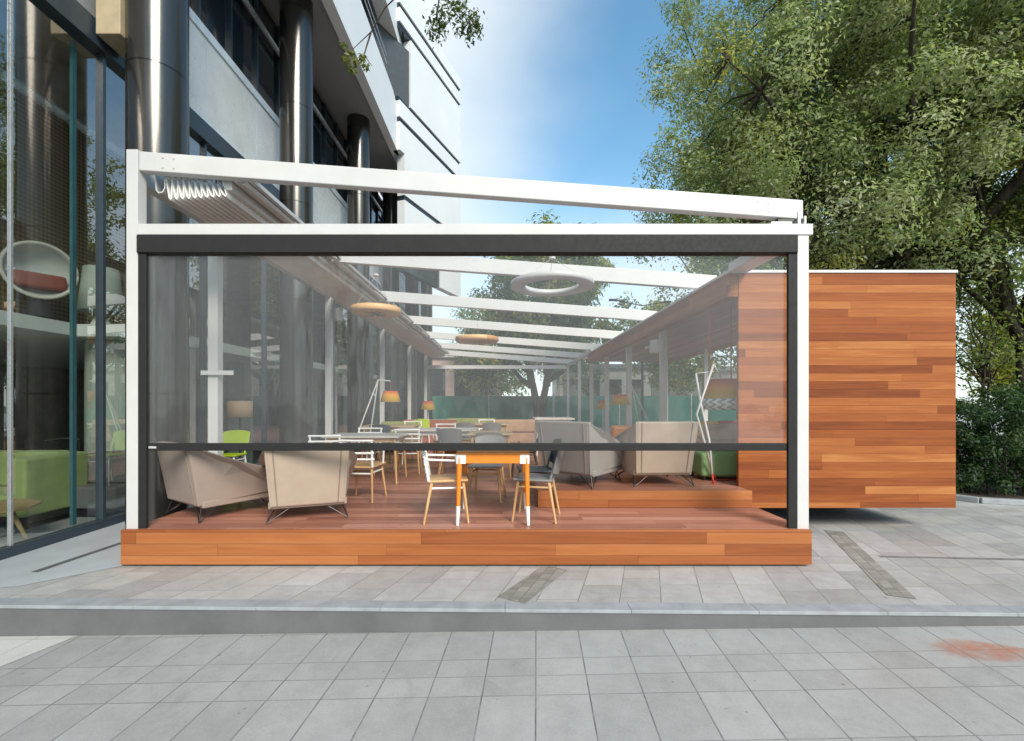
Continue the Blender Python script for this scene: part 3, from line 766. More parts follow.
def dining_chair(name, label, shell, legs, style='slat'):
    """front is +y"""
    t = thing(name, label, 'chair', (0,0,0), 0, 'dining chairs on the deck')
    s_ = MB(); s_.hexa([(-.20,-.20,.43),(.20,-.20,.43),(.22,.22,.44),(-.22,.22,.44)],[(-.20,-.20,.455),(.20,-.20,.455),(.22,.22,.465),(-.22,.22,.465)])
    s_.build('seat', M['ash'] if style=='slat' else shell, t, bevel=.012, seg=3)
    for sx in (-1,1):
        l = MB(); l.tube([(sx*.17,.17,.43),(sx*.215,.225,0)], [.019,.012], 10); smooth_by_angle(l.build('leg', legs, t))
        l = MB(); l.tube([(sx*.17,-.16,.43),(sx*.21,-.24,0)], [.019,.012], 10); smooth_by_angle(l.build('leg', legs, t))
    rr = MB()
    rr.tube([(-.175,.18,.36),(.175,.18,.36)],.011,8); rr.tube([(-.175,-.175,.36),(.175,-.175,.36)],.011,8)
    for sx in (-1,1): rr.tube([(sx*.175,-.175,.37),(sx*.175,.18,.37)],.011,8)
    rr.build('stretcher', legs if style!='slat' else shell, t)
    b_ = MB()
    if style == 'slat':
        for sx in (-1,1): b_.tube([(sx*.19,-.19,.45),(sx*.205,-.25,.80)],[.017,.014],8)
        for z_ in (.55,.63,.71,.79):
            y_ = -.19-.06*(z_-.45)/.35
            b_.tube([(-.225,y_+.0,z_),(0,y_-.03,z_),(.225,y_+.0,z_)],.014,8)
        for sx in (-1,1): b_.tube([(sx*.21,-.23,.68),(sx*.23,.10,.665),(sx*.205,.14,.46)],.014,8)
    else:
        n_ = 10; vs, fs = [], []
        for layer in (0,.018):
            for i in range(n_+1):
                a = -1+2*i/n_
                for z_ in (.50,.82):
                    r_ = .22+.02*(z_-.5)
                    vs.append((a*r_*.95, -.20-.07*(z_-.45)/.35-(.045-layer)*(1-a*a)+layer*.3, z_-.03*a*a*(1 if z_>.6 else -1)))
        N = 2*(n_+1)
        for i in range(n_):
            fs += [(2*i,2*i+1,2*i+3,2*i+2),(N+2*i,N+2*i+2,N+2*i+3,N+2*i+1),(2*i,2*i+2,N+2*i+2,N+2*i),(2*i+1,N+2*i+1,N+2*i+3,2*i+3)]
        fs += [(0,N,N+1,1),(2*n_,2*n_+1,N+2*n_+1,N+2*n_)]
        b_.add(vs,fs)
        for sx in (-1,1): b_.tube([(sx*.17,-.17,.44),(sx*.175,-.225,.62)],.014,8)
    smooth_by_angle(b_.build('backrest', shell, t))
    return t
def at(o, x, y, rz, z=DECK): o.location = (x,y,z); o.rotation_euler = (0,0,R(rz)); return o
cw = at(dining_chair('dining_chair','white slatted armchair with wooden legs left of the orange table',M['chair_white'],M['ash']), px(447,4.95),4.93,-82)
cg = at(dining_chair('dining_chair','grey shell chair with wooden legs right of the orange table',M['chair_grey'],M['ash'],'shell'), px(536,4.98),4.98,78)
cd = at(dining_chair('dining_chair','dark wooden chair behind the orange table, facing the front',M['chair_grey'],M['ash'],'shell'), px(487,5.9),5.95,172)
cn = at(dining_chair('dining_chair','navy shell chair with dark legs tucked behind the grey chair',M['chair_navy'],M['chair_dark'],'shell'), px(535,5.75),5.6,95)
cl = at(dining_chair('dining_chair','lime green backed chair with white legs near the glass wall',M['lime'],M['chair_white'],'shell'), px(228,7.1),7.1,185)
# other tables further back
def table(name, label, top, legs, loc, rz, w, d):
    t = thing(name, label, 'table', loc, rz, 'dining tables on the deck')
    MB().box(-w,w,-d,d,.72,.752).build('tabletop', top, t, bevel=.006)
    for sx in (-1,1):
        for sy in (-1,1):
            l = MB(); l.tube([(sx*(w-.08),sy*(d-.08),.72),(sx*(w-.04),sy*(d-.04),0)],[.025,.016],10); smooth_by_angle(l.build('leg', legs, t))
    a_ = MB()
    for s in (-1,1): a_.box(-w+.1,w-.1,s*(d-.09),s*(d-.075),.65,.718); a_.box(s*(w-.09),s*(w-.075),-d+.1,d-.1,.65,.718)
    a_.build('apron', legs, t)
    return t
tabs = [(-2.25,7.35,'pale topped table behind the beige lounge chair',M['table_top'],M['ash'],0,.6,.38),
        (-1.35,8.9,'long pale table in the middle of the deck',M['table_top'],M['chair_white'],0,.8,.38),
        (-.25,7.9,'oak table straight behind the orange table',M['oak'],M['ash'],0,.38,.38),
        (-2.6,10.3,'oak table by the second black column',M['oak'],M['ash'],0,.6,.4),
        (-.6,11.2,'oak table halfway down the deck',M['oak'],M['ash'],0,.7,.4),
        (1.0,9.4,'square pale table beside the raised platform',M['table_top'],M['chair_white'],0,.4,.4),
        (-2.2,13.4,'pale table near the third black column',M['table_top'],M['ash'],0,.7,.4)]
for x_,y_,lb,tp,lg_,rz,w_,d_ in tabs:
    zz = PLAT if (x_ > .4 and y_<15.5) else DECK
    table('dining_table', lb, tp, lg_, (x_,y_,zz), R(rz), w_, d_)
chairs = [(cw,px(363,5.9),5.95,-6,'white slatted chair in front of the pale table behind the beige lounge chair'),
          (cw,-2.65,6.75,10,'white slatted chair near the glass wall, left front of the pale table'),
          (cw,-2.5,8.1,180,'white slatted chair on the far side of the first pale table'),
          (cw,-1.75,8.2,5,'white slatted chair at the left near side of the long pale table'),
          (cg,-.95,8.2,-5,'grey shell chair at the right near side of the long pale table'),
          (cw,-1.3,9.65,180,'white slatted chair on the far side of the long pale table'),
          (cd,-.25,7.2,0,'grey shell chair in front of the oak table behind the orange one'),
          (cn,.35,7.9,90,'navy shell chair at the right end of the oak table'),
          (cd,-.9,7.95,-90,'grey shell chair at the left end of the oak table'),
          (cn,-2.6,9.6,0,'navy shell chair at the oak table by the second column'),
          (cw,-2.3,11.0,180,'white slatted chair behind the oak table by the second column'),
          (cg,-.3,10.5,0,'grey shell chair in front of the oak table halfway down the deck'),
          (cd,-.9,10.5,0,'dark grey shell chair, left one at the oak table halfway down the deck'),
          (cw,-.5,11.95,180,'white slatted chair behind the oak table halfway down the deck'),
          (cl,-2.3,12.7,0,'lime shell chair at the pale table near the third column')]
for src,x_,y_,rz,lb in chairs:
    dup(src,(x_,y_,DECK),R(rz),lb)
# drum shade lamp by the glass
t = thing('drum_lamp', 'floor lamp with beige drum shade close to the glass wall', 'lamp', (px(240,7.9),7.9,DECK))
MB().lathe([(.19,1.02),(.20,1.02),(.20,1.30),(.19,1.30)],32).build('lamp_shade', M['drum'], t, smooth=True)
MB().cyl(0,0,.02,1.1,.014,.014,10).build('stem', M['blackwire'], t); MB().cyl(0,0,0,.025,.15,.15,24).build('foot', M['blackwire'], t)
# potted plants at the far tables
LEAF_SETS = {}
# ------------------------------------------------------------------ pendants
def disc_lamp(label, x, y, z, d, mat, ring=False, group='round pendant lamps under the pergola'):
    t = thing('ring_lamp' if ring else 'disc_lamp', label, 'pendant lamp', (x,y,z), 0, group)
    if ring: MB().lathe([(d/2-.20,-.032),(d/2-.02,-.036),(d/2,-.03),(d/2,.03),(d/2-.02,.036),(d/2-.20,.032)],64).build('ring', mat, t, smooth=True)
    else:
        MB().lathe([(0,-.055),(d/2-.03,-.055),(d/2,-.03),(d/2,.05),(d/2-.02,.055),(0,.055)],48).build('disc', mat, t, smooth=True)
    zt = raft_z(x)-z
    for a in (90,210,330):
        MB().tube([(d*.4*math.cos(R(a)),d*.4*math.sin(R(a)),.05),(0,0,zt-.12)],.003,5).build('cord', M['alu'], t)
    MB().cyl(0,0,zt-.13,zt-.098,.05,.05,16).build('ceiling_rose', M['white'], t)
    return t
disc_lamp('white ring pendant lamp under the second rafter', px(552,6.3),6.3,3.29,1.16,M['white'],True)
disc_lamp('round veneer disc pendant lamp by the folded fabric on the left', px(376,7.9),7.9,3.25,.86,M['lamp_wood'])
disc_lamp('round veneer disc pendant lamp further back in the middle', px(477,10.6),10.6,3.12,1.02,M['lamp_wood'])

# ------------------------------------------------------------------ A-frame lamps
def shade_part(parent, zoff, r0=.28, r1=.20, h=.27, fringe=True, s=1.):
    m = MB(); m.lathe([(r0-.012,0),(r0,0),(r1,h),(r1-.012,h)],36)
    o = m.build('lamp_shade', M['shade'], parent, smooth=True); o.location = zoff
    if fringe:
        f_ = MB(); f_.lathe([(r0-.02,-.16),(r0-.006,-.16),(r0-.002,-.002),(r0-.016,-.002)],36)
        fo = f_.build('fringe', M['fringe'], o, smooth=True)
    return o
t = thing('hanging_shade_lamp', 'red to yellow striped shade with patterned fringe hung on red cords', 'lamp', (px(724,6.35),6.35,PLAT), 0)
shade_part(t,(0,0,1.13))
for dx in (-.20,.10):
    MB().tube([(dx,0,1.38),(dx*.98,0,3.03-PLAT)],.010,8).build('cord', M['red'], t)
t = thing('lamp_stand', 'white A-shaped steel lamp stand with red feet on the raised platform', 'stand', (px(716,6.05),6.05,PLAT), 0)
def wire(pts, name, mat, r=.013): return MB().tube(pts, r, 8).build(name, mat, t, smooth=True)
YS = 6.05
def lp(x, y, dy=0.): return (px(x,YS)-px(716,YS), dy, pz(y,YS)-PLAT)
wire([lp(713.8,364),lp(695,414,-.05),lp(703.5,442,-.03),lp(714,473,.06)],'pole',M['white'],.014)
wire([lp(699,373,.1),lp(702.4,402,.06),lp(707.6,440,-.05),lp(709,473,-.09)],'pole',M['white'],.014)
wire([lp(699,373,.1),lp(714.5,371.5,.02)],'brace',M['white'],.009)
wire([lp(713.8,364),lp(722,377,.04)],'brace',M['white'],.011)
wire([lp(714,473,.06),(lp(720,486)[0],.10,.012)],'foot',M['red'])
wire([lp(709,473,-.09),(lp(709.3,486)[0],-.12,.012)],'foot',M['red'])
wire([(lp(709.3,486)[0],-.12,.012),(lp(720,486)[0],.10,.012),(.42,.16,.012)],'foot',M['red'],.010)
t = thing('green_pouf', 'sage green block pouf on short dark feet by the cedar wall', 'pouf', (px(722,6.5),6.42,PLAT))
MB().box(-.44,.5,-.26,.26,.05,.38).build('cushion', M['sage'], t, bevel=.05, seg=4)
for x_ in (-.38,.42):
    for y_ in (-.2,.2): MB().cyl(x_,y_,0,.05,.022,.022,10).build('foot', M['blackwire'], t)
def a_lamp(label, x, y, z, h, sgn, shade_h):
    t = thing('a_frame_lamp', label, 'lamp', (x,y,z), 0, 'white A-frame floor lamps')
    MB().tube([(0,0,h),(sgn*.62,-.1,0)],.014,8).build('leg', M['white'], t)
    MB().tube([(0,0,h),(sgn*.35,.35,0)],.014,8).build('leg', M['white'], t)
    MB().tube([(0,0,h),(-sgn*.25,0,h-.02)],.012,8).build('arm', M['white'], t)
    MB().tube([(-sgn*.25,0,h-.02),(-sgn*.25,0,shade_h+.2)],.005,6).build('cord', M['red'], t)
    shade_part(t,(-sgn*.25,0,shade_h),.2,.14,.22,False)
a_lamp('white A-frame lamp with orange striped shade by the third column', px(378,9.0),9.0,DECK,1.72,-1,1.28)
a_lamp('white A-frame lamp with striped shade behind the raised lounge chairs', px(632,9.6),9.6,PLAT,1.42,1,1.02)
t = thing('yellow_lamp', 'small floor lamp with a yellow shade at the far sofas', 'lamp', (px(428,13.5),13.5,DECK))
shade_part(t,(0,0,1.05),.22,.14,.26,False); MB().cyl(0,0,0,1.1,.015,.015,8).build('stem', M['white'], t); MB().cyl(0,0,0,.02,.16,.16,20).build('foot', M['white'], t)
t = thing('orange_lamp', 'small floor lamp with an orange shade beyond the right posts', 'lamp', (px(603,14.8),14.8,PLAT))
shade_part(t,(0,0,.85),.22,.16,.28,False); MB().cyl(0,0,0,.9,.015,.015,8).build('stem', M['white'], t); MB().cyl(0,0,0,.02,.16,.16,20).build('foot', M['white'], t)
# far sofas
def sofa(label, x, y, z, mat, w=1.0, rz=0, h=.78):
    t = thing('lounge_sofa', label, 'sofa', (x,y,z), R(rz), 'low sofas far down the deck')
    MB().box(-w,w,-.42,.42,.1,.42).build('seat', mat, t, bevel=.05, seg=3)
    MB().box(-w,w,-.46,-.2,.425,h).build('backrest', mat, t, bevel=.05, seg=3)
    MB().box(-w+.06,w-.06,-.36,.36,0,.1).build('base', M['charcoal'], t)
M['rust'] = plain('rust_upholstery', (.36,.10,.045), .85, bump=.2)
M['olive'] = plain('olive_upholstery', (.24,.27,.08), .85, bump=.2)
M['tan'] = plain('tan_upholstery', (.42,.26,.16), .85, bump=.2)
sofa('rust red sofa far down the left of the deck', px(430,13.0)+.05,13.0,DECK,M['rust'],.75)
sofa('olive green sofa left of the rust red one', px(405,12.2),11.9,DECK,M['olive'],.45)
sofa('olive green sofa with its back right of the rust one', px(472,14.2),14.2,DECK,M['olive'],.75)
sofa('tan sofa far down the middle of the deck', px(518,13.2),13.2,DECK,M['tan'],.75)
sofa('orange sofa behind the raised lounge chairs', px(626,8.3),8.3,PLAT,M['orange_wood'],.35,0,.66)
sofa('tan bench seat behind the green pouf', px(728,8.1),8.1,PLAT,M['tan'],.55,0,.7)
def cushion(label,x,y,z,mat):
    o = MB().box(-.2,.2,-.06,.06,0,.32).build('cushion', mat, None, bevel=.055, seg=4, loc=(x,y,z)); o.rotation_euler = (R(-14),0,0)
    tag(o,label,'cushion','loose cushions on the far sofas')
cushion('yellow cushion on the tan bench behind the pouf', px(713,7.9),8.05,PLAT+.425,M['yellow'])
cushion('red cushion on the tan bench behind the pouf', px(733,7.9),8.05,PLAT+.43,M['red'])
cushion('yellow cushion on the olive sofa at the far end', px(486,14.0),14.15,DECK+.425,M['yellow'])
# loudspeakers
def speaker(label, x, y, z, rz):
    t = thing('wall_speaker', label, 'speaker', (x,y,z), R(rz), 'small white loudspeakers on the posts')
    MB().hexa([(-.09,-.1,-.12),(.09,-.1,-.12),(.07,.08,-.12),(-.07,.08,-.12)],[(-.09,-.12,.12),(.09,-.12,.12),(.07,.06,.12),(-.07,.06,.12)]).build('cabinet', M['white'], t, bevel=.015)
    MB().box(-.03,.03,.07,.2,-.02,.02).build('bracket', M['alu'], t)
speaker('white loudspeaker under the canopy by the right hand post', px(654,8.5),8.45,pz(347,8.5),35)
speaker('white loudspeaker high on the left hand post', px(338,9.6),9.6,pz(315,9.6),-30)
t = thing('arm_bracket', 'white horizontal bracket arm on the first left post', 'bracket', (-3.84,5.88,1.65+.38))
MB().box(-.12,.30,-.03,0,-.03,.03).build('arm', M['white'], t, bevel=.006)

# ------------------------------------------------------------------ foliage
def leaves(name, centers, radii, per, size, pal, seed, parent, flat=.8, mat=None, drop=0.):
    rg = np.random.default_rng(seed)
    centers = np.asarray(centers, float); radii = np.asarray(radii, float)
    n = len(centers)*per
    idx = np.repeat(np.arange(len(centers)), per)
    d = rg.normal(size=(n,3)); d /= np.linalg.norm(d,axis=1)[:,None]
    rad = radii[idx]*rg.random(n)**.5
    p = centers[idx] + d*rad[:,None]*np.array([1,1,flat])
    nrm = rg.normal(size=(n,3))*.55 + np.array([0,-.15,.55]) + d*.85; nrm /= np.linalg.norm(nrm,axis=1)[:,None]
    a = np.cross(nrm, rg.normal(size=(n,3))); a[:,2] -= drop; a -= nrm*np.sum(a*nrm,axis=1)[:,None]
    a /= np.linalg.norm(a,axis=1)[:,None]+1e-9
    b = np.cross(nrm,a)
    s = size*(.6+.8*rg.random(n))
    L = a*s[:,None]; Wd = b*(s*.42)[:,None]; up = nrm*(s*.10)[:,None]
    V = np.empty((n,4,3))
    V[:,0] = p-L*.5; V[:,1] = p+Wd*.5+up; V[:,2] = p+L*.5; V[:,3] = p-Wd*.5+up
    me = bpy.data.meshes.new(name)
    me.vertices.add(n*4); me.vertices.foreach_set('co', V.reshape(-1))
    me.loops.add(n*4); me.loops.foreach_set('vertex_index', np.arange(n*4,dtype=np.int32))
    me.polygons.add(n); me.polygons.foreach_set('loop_start', np.arange(0,n*4,4,dtype=np.int32))
    try: me.polygons.foreach_set('loop_total', np.full(n,4,dtype=np.int32))
    except Exception: pass
    me.update(calc_edges=True)
    pal = np.asarray(pal,float)                      # rows: r g b weight
    wts = pal[:,3]/pal[:,3].sum()
    cc = rg.choice(len(pal), size=len(centers), p=wts)
    lc = pal[cc[idx],:3].copy()
    other = rg.choice(len(pal), size=n, p=wts)
    swap = rg.random(n) < .25
    lc[swap] = pal[other[swap],:3]
    lc *= (.75+.5*rg.random(n))[:,None]*(.85+.3*rg.random(len(centers)))[idx][:,None]
    lc = np.clip(lc,0,1)
    at_ = me.attributes.new('tone','FLOAT_COLOR','POINT')
    c4 = np.ones((n,4,4)); c4[:,:,:3] = lc[:,None,:]
    at_.data.foreach_set('color', c4.reshape(-1))
    me.materials.append(mat or M['leaf'])
    o = bpy.data.objects.new(name, me); COL.objects.link(o)
    if parent: o.parent = parent
    return o

GREEN = [(.20,.255,.11,4),(.27,.325,.155,4),(.35,.39,.23,3),(.43,.45,.31,2),(.40,.38,.10,.5)]
YELL = [(.34,.33,.05,3),(.24,.27,.06,3),(.13,.18,.05,2)]
DARK = [(.03,.068,.026,4),(.05,.095,.035,3),(.075,.125,.045,1)]
FAR = [(.16,.21,.07,3),(.22,.26,.08,3),(.12,.16,.05,2)]

def tree(name, label, loc, trunk_h, trunk_r, blobs, n_clump, per, size, pal, seed, clump_r=(.45,.8), group=None, forks=1, limb_n=14, shell=.55, zmin=None, cat='tree'):
    """blobs: list of (cx,cy,cz,rx,ry,rz) relative to loc"""
    rg = random.Random(seed)
    t = thing(name, label, cat, loc, 0, group)
    vol = [b[3]*b[4]*b[5] for b in blobs]
    cl = []
    while len(cl) < n_clump:
        b = rg.choices(blobs, vol)[0]
        v = Vector((rg.gauss(0,1),rg.gauss(0,1),rg.gauss(0,1))).normalized()
        r_ = shell + (1-shell)*rg.random() if rg.random() < .8 else rg.random()**.33
        w = 1+.16*math.sin(3.1*v.x*2+seed)+.12*math.sin(5.3*v.z*2+seed*2+v.y*4)
        p_ = Vector((b[0]+v.x*b[3]*r_*w, b[1]+v.y*b[4]*r_*w, b[2]+v.z*b[5]*r_*w))
        if p_.z < (zmin or trunk_h*.55): continue
        cl.append(p_)
    trunk = MB(); tops = []
    for k_ in range(forks):
        ang = k_*2.4+seed; lean = .0 if forks == 1 else .16*trunk_h
        top = Vector((math.cos(ang)*lean, math.sin(ang)*lean*.5, trunk_h))
        pts, rs_ = [], []
        for i in range(9):
            f = i/8
            pts.append((top.x*f**1.3+rg.uniform(-.06,.06)*trunk_h*.1, top.y*f**1.3+rg.uniform(-.06,.06)*trunk_h*.1, trunk_h*f))
            rs_.append(trunk_r*(1.35-.55*min(1,f*4) if f<.25 else .8-.25*f))
        trunk.tube(pts, rs_, 14); tops.append(Vector(pts[-1]))
    to = trunk.build('trunk', M['bark'], t, smooth=True)
    limbs = MB(); targets = []
    # main limbs: spread endpoints by farthest sampling
    pool = cl[:]; rg.shuffle(pool); chosen = [pool[0]]
    for _ in range(limb_n-1):
        best = max(pool[:160], key=lambda c: min((c-d).length for d in chosen)); chosen.append(best)
    nodes = []
    for c in chosen:
        st = min(tops, key=lambda q: (q-c).length)
        base = st - Vector((0,0,trunk_h*.25*rg.random()))
        mid = base.lerp(c,.5)+Vector((rg.uniform(-.3,.3),rg.uniform(-.3,.3),.12*(c-base).length))
        P = []
        for i in range(8):
            f = i/7; q = (1-f)**2*base+2*f*(1-f)*mid+f*f*c
            q = q+Vector((rg.uniform(-.1,.1),rg.uniform(-.1,.1),rg.uniform(-.1,.1)))*(1 if 0<i<7 else 0)
            P.append(q)
        limbs.tube(P, [trunk_r*(.5*(1-f/7)**1.1+.03) for f in range(8)], 8)
        nodes += P[2:]
    for c in cl[::2]:
        nd = min(nodes, key=lambda q: (q-c).length)
        m_ = nd.lerp(c,.5)+Vector((rg.uniform(-.15,.15),rg.uniform(-.15,.15),rg.uniform(0,.2)))
        limbs.tube([nd,m_,c],[trunk_r*.06+.008,trunk_r*.04+.005,.005],5,False)
    limbs.build('branches', M['bark'], t, smooth=True)
    leaves('crown', [tuple(c) for c in cl], [rg.uniform(*clump_r) for _ in cl], per, size, pal, seed, t)
    return t

tree('broadleaf_tree','huge old broadleaf tree rising behind the cedar pavilion',(11.2,13.0,0),4.2,.42,
     [(0,0,8.8,6.2,5.4,5.6),(-2.6,-1,6.2,3.2,3.,2.4),(1.5,-2,12.0,5.0,4.5,4.0),(4.0,0,9.2,4.0,4.,3.2),(-1.5,-.8,11.2,4.6,4.2,4.2),(-3.2,.5,9.2,2.6,3,3.2),(-4.6,-.5,6.9,2.2,2.2,2.2),(-4.3,-.3,10.2,2.2,2.4,2.6),(-2.5,-1.5,14,2.8,2.8,2.4)],
     1450,290,.108,GREEN,7,(.45,.9),limb_n=30,zmin=4.5)
tree('broadleaf_tree','tree with backlit yellow coloured into its leaves at the right edge, in front of the huge tree',(12.9,11.2,0),3.4,.2,
     [(0,0,7.4,2.4,2.2,2.0),(-.9,-.3,8.4,2.0,2,1.6)],115,150,.12,[(.34,.31,.05,3),(.2,.22,.05,3),(.11,.16,.05,3)],23,(.4,.7))  # the yellow of backlit leaves is put into this palette
for i,(x_,y_,lb,sd) in enumerate([(11.9,11.2,'slim young tree behind the hedge, nearest the pavilion',31),(13.3,12.5,'slim young tree behind the hedge, middle of three',32),(14.6,13.6,'slim young tree behind the hedge, furthest right',33)]):
    tree('slim_tree',lb,(x_,y_,0),2.6,.045,[(0,0,3.6,1.2,1.2,1.5),(.2,0,4.9,1.0,1.0,1.1)],36,48,.11,YELL if i else FAR,sd,(.3,.55),group='slim trees behind the hedge',limb_n=8)
tree('broadleaf_tree','tree with a forked trunk at the far end of the deck',(1.9,24.5,0),3.2,.30,
     [(-.3,0,7.4,3.4,3.4,3.2),(-2.0,0,5.2,2.4,2.4,1.8),(1.2,0,9.0,2.6,2.6,2.4),(1.8,-.5,5.6,2.2,2.2,1.6)],330,110,.24,[(.14,.19,.06,3),(.22,.27,.08,3),(.42,.40,.07,2.4)],41,(.5,.95),forks=2)
for x_,y_,h_,lb,sd,pal in [(10.8,30,10,'pale leafy tree behind the green netting, centre right',51,YELL),(14.8,27.5,19,'tall yellow green tree behind the huge tree and the netting',52,FAR),(19,27,11,'bright leafy tree beyond the pavilion at the right',53,FAR),
                      (31,27,8,'bright leafy tree beyond the hedge at the far right',54,YELL),(-1.5,36,10,'distant tree above the far shopfronts',55,FAR),(5.2,38,11,'distant pale tree between the shopfronts and the netting',56,FAR)]:
    tree('broadleaf_tree',lb,(x_,y_,0),h_*.3,.2,[(0,0,h_*.6,h_*.3,h_*.3,h_*.34),(h_*.1,0,h_*.42,h_*.24,h_*.24,h_*.2)],190,75,.27,pal,sd,(.5,1.0),group='trees beyond the deck',limb_n=8)
# street tree whose branch hangs into the top of the picture; its trunk stands behind the viewpoint
t = thing('overhanging_tree','leafy branch hanging in from above at the top, left of the sky','tree',(-3.9,-1.2,-.26))
trk = MB(); trk.tube([(0,0,0),(.05,.1,2.2),(.2,.5,4.2),(.6,1.8,5.6)],[.22,.17,.14,.11],12); trk.build('trunk',M['bark'],t,smooth=True)
limb = MB()
def world(xp,yp,Y): return Vector((px(xp,Y)+3.9, Y+1.2, pz(yp,Y)+.26))
tipA = world(478,22,6.0); fork = world(425,-30,5.6)
limb.tube([(.6,1.8,5.6),(1.4,4.2,6.9),tuple(fork)],[.09,.06,.028],8)
tws = [[fork,world(440,-6,5.8),world(462,12,5.9),tipA],[fork,world(408,-15,5.6),world(392,-5,5.7)],[world(440,-6,5.8),world(436,18,5.8),world(444,32,5.9)],
       [world(408,-15,5.6),world(385,8,5.6),world(371,32,5.6),world(352,50,5.6)],[fork,world(450,-22,5.9),world(470,-5,6.0)],[world(371,32,5.6),world(364,55,5.6),world(372,66,5.6)]]
for w_ in tws: limb.tube([tuple(q) for q in w_],[.012]+[.007]*(len(w_)-2)+[.003],6)
limb.build('branches',M['bark'],t,smooth=True)
def between(lst, n, jit, rg):
    out=[]
    for w_ in lst:
        for _ in range(n):
            i = rg.randrange(len(w_)-1); f = rg.random(); q = w_[i].lerp(w_[i+1],f)
            out.append((q.x+rg.uniform(-jit,jit),q.y+rg.uniform(-jit,jit),q.z-abs(rg.gauss(0,jit))))
    return out
rg = random.Random(5)
cA = between([tws[0],tws[4],tws[2],tws[0][1:]],9,.13,rg)
leaves('crown',cA,[.15]*len(cA),30,.06,[(.07,.10,.035,3),(.12,.15,.05,2)],61,t,drop=1.)
cB = [tuple(world(x_,y_,5.6)) for x_,y_ in ((343,46),(350,54),(346,60),(356,63),(362,58),(352,70),(366,66))]
leaves('crown',cB,[.06]*len(cB),26,.065,[(.22,.22,.05,3),(.14,.17,.05,2)],62,t,drop=1.)
# rest of that crown, above the viewpoint
# hedge
h = thing('hedge','clipped dark green hedge running along the path right of the pavilion','hedge',(0,0,0))
cs = []; rg = random.Random(8)
poly = [(7.35,8.4),(7.9,7.6),(9.0,7.25),(11,7.0),(14,6.8)]
def along(f):
    f *= len(poly)-1; i = min(int(f),len(poly)-2); f -= i
    return (poly[i][0]*(1-f)+poly[i+1][0]*f, poly[i][1]*(1-f)+poly[i+1][1]*f)
for _ in range(560):
    f = rg.random(); x_,y_ = along(f); dpt = rg.random()*1.1
    cs.append((x_+.25*dpt+rg.uniform(-.08,.08), y_+dpt+rg.uniform(-.08,.08), .12+rg.random()*1.62+ .1*math.sin(x_*3)))
leaves('foliage',cs,[rg.uniform(.14,.26) for _ in cs],95,.07,DARK,71,h)
stm = MB()
for i in range(40):
    x_,y_ = along(i/39); stm.tube([(x_+.2,y_+.4,0),(x_+.25+rg.uniform(-.1,.1),y_+.5,.8),(x_+.2+rg.uniform(-.2,.2),y_+.5,1.4)],[.02,.015,.008],6)
stm.build('stems',M['bark'],h)
# planting kerb and bed by the hedge
kb = [(7.1,8.9),(7.2,8.2),(7.75,7.35),(8.9,7.0),(11,6.75),(14,6.55)]
m = MB()
for (a,b),(c,d) in zip(kb[:-1],kb[1:]):
    dd = Vector((c-a,d-b)).normalized(); n_ = Vector((-dd.y,dd.x))*.06
    m.hexa([(a-n_.x,b-n_.y,0),(c-n_.x,d-n_.y,0),(c+n_.x,d+n_.y,0),(a+n_.x,b+n_.y,0)],[(a-n_.x,b-n_.y,.09),(c-n_.x,d-n_.y,.09),(c+n_.x,d+n_.y,.09),(a+n_.x,b+n_.y,.09)])
tag(m.build('bed_kerb',M['kerb'],bevel=.01),'low pale kerb curving round the foot of the hedge','kerb')
k = NT('soil'); M['soil'] = k.done(k.bsdf(k.mix(k.noise(k.pos(),9.,6),(.03,.022,.015),(.09,.07,.05)),.95))
bed = kb+[(30,6.5),(30,22),(7.1,22)]
tag(MB().add([(x_,y_,.03) for x_,y_ in bed],[tuple(range(len(bed)))]).build('planting_bed',M['soil']),kind='structure')

# ------------------------------------------------------------------ far end: netting fence, shops, lamp post
nf = thing('netting_fence','long fence covered in dark green netting beyond the deck','fence',(0,0,0))
seg = [(-9,27.5),(-5,27.6),(-1,27.7),(3,27.8),(7,27.6),(11,26.6),(15,24.5)]
for (a,b),(c,d) in zip(seg[:-1],seg[1:]):
    MB().hexa([(a+.05,b,.1),(c-.05,d,.1),(c-.05,d+.03,.1),(a+.05,b+.03,.1)],[(a+.05,b,2.02),(c-.05,d,2.02),(c-.05,d+.03,2.02),(a+.05,b+.03,2.02)]).build('netting',M['teal_net'],nf)
for a,b in seg: MB().cyl(a,b,0,2.15,.045,.045,10).build('fence_post',M['silver'],nf)
M['pink_wall'] = plain('pink_render',(.50,.36,.33),.8); M['cream_wall'] = plain('cream_render',(.62,.60,.55),.8); M['grey_roof'] = plain('grey_roofing',(.22,.23,.25),.6)
def shop(label, x, y, w, h, mat, n, rf):
    t = thing('shop_building',label,'building',(x,y,0),0,'low shopfronts across the street')
    MB().box(0,w,0,6,0,h).build('wall',mat,t)
    MB().box(-.15,w+.15,-.3,6.1,h,h+.35).build('roof',rf,t)
    for i in range(n):
        a = w*(i+.18)/n; b = w*(i+.82)/n
        f_ = MB().box(a,b,-.05,.02,.9,h-.9).build('window',M['dark_glass'],t)
        MB().box(a-.06,b+.06,-.1,-.05,h-.9,h-.75).build('lintel',M['white'],f_)
shop('pink rendered low building with dark windows beyond the netting',-8.5,36,8.2,5.2,M['pink_wall'],4,M['cream_wall'])
shop('white low building with grey roof beyond the netting, centre right',4.5,37,9,4.4,M['cream_wall'],5,M['grey_roof'])
shop('cream low building beyond the netting at the right',14.5,34,9,4.0,M['cream_wall'],4,M['white'])
t = thing('street_lamp','dark double arm street lamp seen between the rafters','street lamp',(px(640,24),23.6,0))
